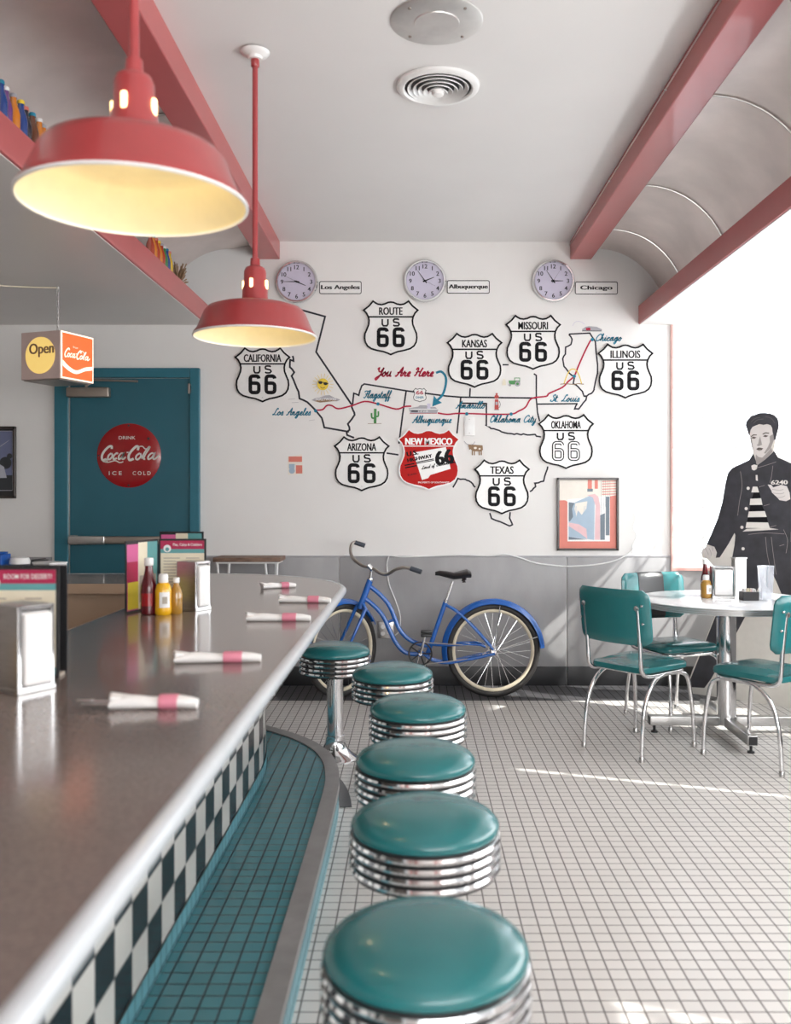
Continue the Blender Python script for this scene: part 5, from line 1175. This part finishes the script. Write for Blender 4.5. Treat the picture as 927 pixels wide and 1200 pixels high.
lay('trousers', C8([(222, 800), (215, 880), (200, 960)]) + PX([(858, 665), (851, 690), (839, 722), (827, 752), (814, 785), (809, 797), (810, 805), (826, 806), (834, 795), (858, 752), (874, 722), (886, 695), (896, 675), (902, 665), (910, 681), (920, 705), (935, 745)]) + [(.82, .03), (1.03, .03), (1.01, .5), (.995, .9)] + C8([(560, 860), (560, 780)]), .0068, 'denim')
lay('striped_shirt', C8([(345, 520), (360, 520), (385, 640), (410, 700), (428, 775), (285, 775), (300, 700), (320, 600)]), .0082, 'sign_black', j)
for q in ([(318, 558), (328, 523), (355, 523), (366, 558)], [(308, 635), (312, 597), (378, 594), (386, 634)], [(296, 710), (303, 675), (400, 672), (412, 708)], [(283, 775), (289, 740), (420, 742), (432, 778)]):
    lay('white_stripe', C8(q), .0088, 'stripe', j)
f = lay('face', C8([(305, 185), (330, 158), (380, 148), (440, 150), (462, 180), (458, 235), (440, 285), (412, 318), (385, 346), (362, 342), (337, 318), (322, 280), (312, 245)]), .0085, 'skin')
lay('neck', C8([(345, 325), (440, 285), (448, 310), (400, 360), (355, 392), (345, 365)]), .008, 'skinshade', f)
hr = lay('hair', C8(hair + [(455, 215), (448, 190), (446, 165), (436, 148), (415, 141), (392, 146), (368, 141), (345, 150), (326, 158), (314, 176), (309, 200), (306, 214)]), .0092, 'denim')
b = MB()
for q in ([(318, 128), (340, 108), (372, 100)], [(330, 138), (356, 116), (392, 110)], [(405, 95), (440, 106), (462, 135)]): b.stroke(C8(q), .006, .0098, sm=4)
b.build('hair_strands', 'hairhl', hr)
fd = MB(); ms = ['ink', 'skinshade', 'skin']
fd.m = 0
for q in ([(315, 216), (330, 204), (352, 205), (352, 210), (332, 211), (316, 222)], [(386, 200), (405, 191), (428, 194), (426, 200), (406, 198), (388, 206)]): fd.poly(C8(q), .0092)   # brows
for cx, cy in ((334, 225), (406, 215)): fd.poly(C8([(cx-17, cy+2), (cx-4, cy-8), (cx+17, cy-2), (cx+2, cy+6)]), .0092)
fd.poly(C8([(348, 294), (362, 284), (378, 286), (392, 290), (380, 300), (362, 302)]), .0092)
fd.m = 1
fd.poly(C8([(372, 215), (380, 250), (384, 268), (362, 276), (350, 270), (360, 262), (364, 240)]), .0090); fd.poly(C8([(430, 215), (456, 200), (456, 240), (438, 285), (405, 322), (395, 318), (420, 280), (432, 250)]), .0090); fd.poly(C8([(355, 300), (368, 306), (388, 298), (372, 296)]), .0092); fd.poly(C8([(312, 228), (320, 226), (330, 300), (322, 280)]), .0091)
fd.build('features', ms, f)
b = MB(); b.poly(C8([(318, 395), (335, 388), (356, 392), (352, 415), (335, 425), (322, 418)]), .0090); b.poly(C8([(345, 452), (356, 452), (358, 488), (346, 485)]), .0090); b.build('white_scarf', 'stripe', j)
for cx, cy in ((299, 533), (287, 657), (261, 771), (268, 902)):
    b = MB(); c = BP(820+cx/5.215, 470+cy/5.215); b.disc(c[0], c[1], .011, .009, n=14); b.build('button', 'stripe', j)
b = MB()
for q in ([(252, 430), (262, 520), (245, 620), (235, 700)], [(450, 395), (440, 470), (430, 500)], [(345, 410), (400, 395), (470, 372)], [(365, 525), (400, 515)], [(395, 640), (430, 630)], [(430, 770), (470, 760)], [(300, 815), (400, 805), (520, 812)], [(405, 830), (415, 930), (430, 1000)], [(440, 830), (452, 930), (470, 1060)], [(515, 785), (540, 850), (530, 930)], [(490, 885), (520, 876)]): b.stroke(C8(q), .0028, .0092, sm=3)
b.build('stitching', 'skinshade', j)
def hand(pts, fingers):
    hn = lay('hand', C8(pts), .0095, 'skin')
    b = MB()
    for q in fingers: b.stroke(C8(q), .003, .010, sm=3)
    b.build('finger_lines', 'skinshade', hn)
hand([(42, 885), (85, 888), (104, 920), (100, 950), (88, 945), (80, 928), (72, 958), (58, 965), (56, 935), (44, 962), (30, 955), (34, 925), (14, 940), (12, 922)], [[(38, 900), (52, 925), (56, 940)], [(60, 898), (72, 925), (72, 945)], [(80, 895), (84, 915)]])
hand([(418, 510), (440, 512), (452, 528), (500, 512), (535, 520), (552, 560), (556, 600), (530, 612), (490, 605), (478, 590), (445, 560), (440, 545)], [[(445, 540), (490, 545), (515, 540)], [(450, 562), (495, 567), (520, 560)], [(480, 590), (505, 588), (525, 578)]])
c = C8([(490, 497)])[0]; b = MB(); b.text('6240', c[0], c[1], .105, .028, .0108, off=.008, bold=.0018); b.build('number_print', 'stripe', j)
b = MB(); b.box((.35, .15, .2), (.5, .012, .4), M=Matrix.Translation((.45, .10, .20)) @ Matrix.Rotation(radians(-24), 4, 'X')); b.build('rear_strut', 'cardcream', cu)
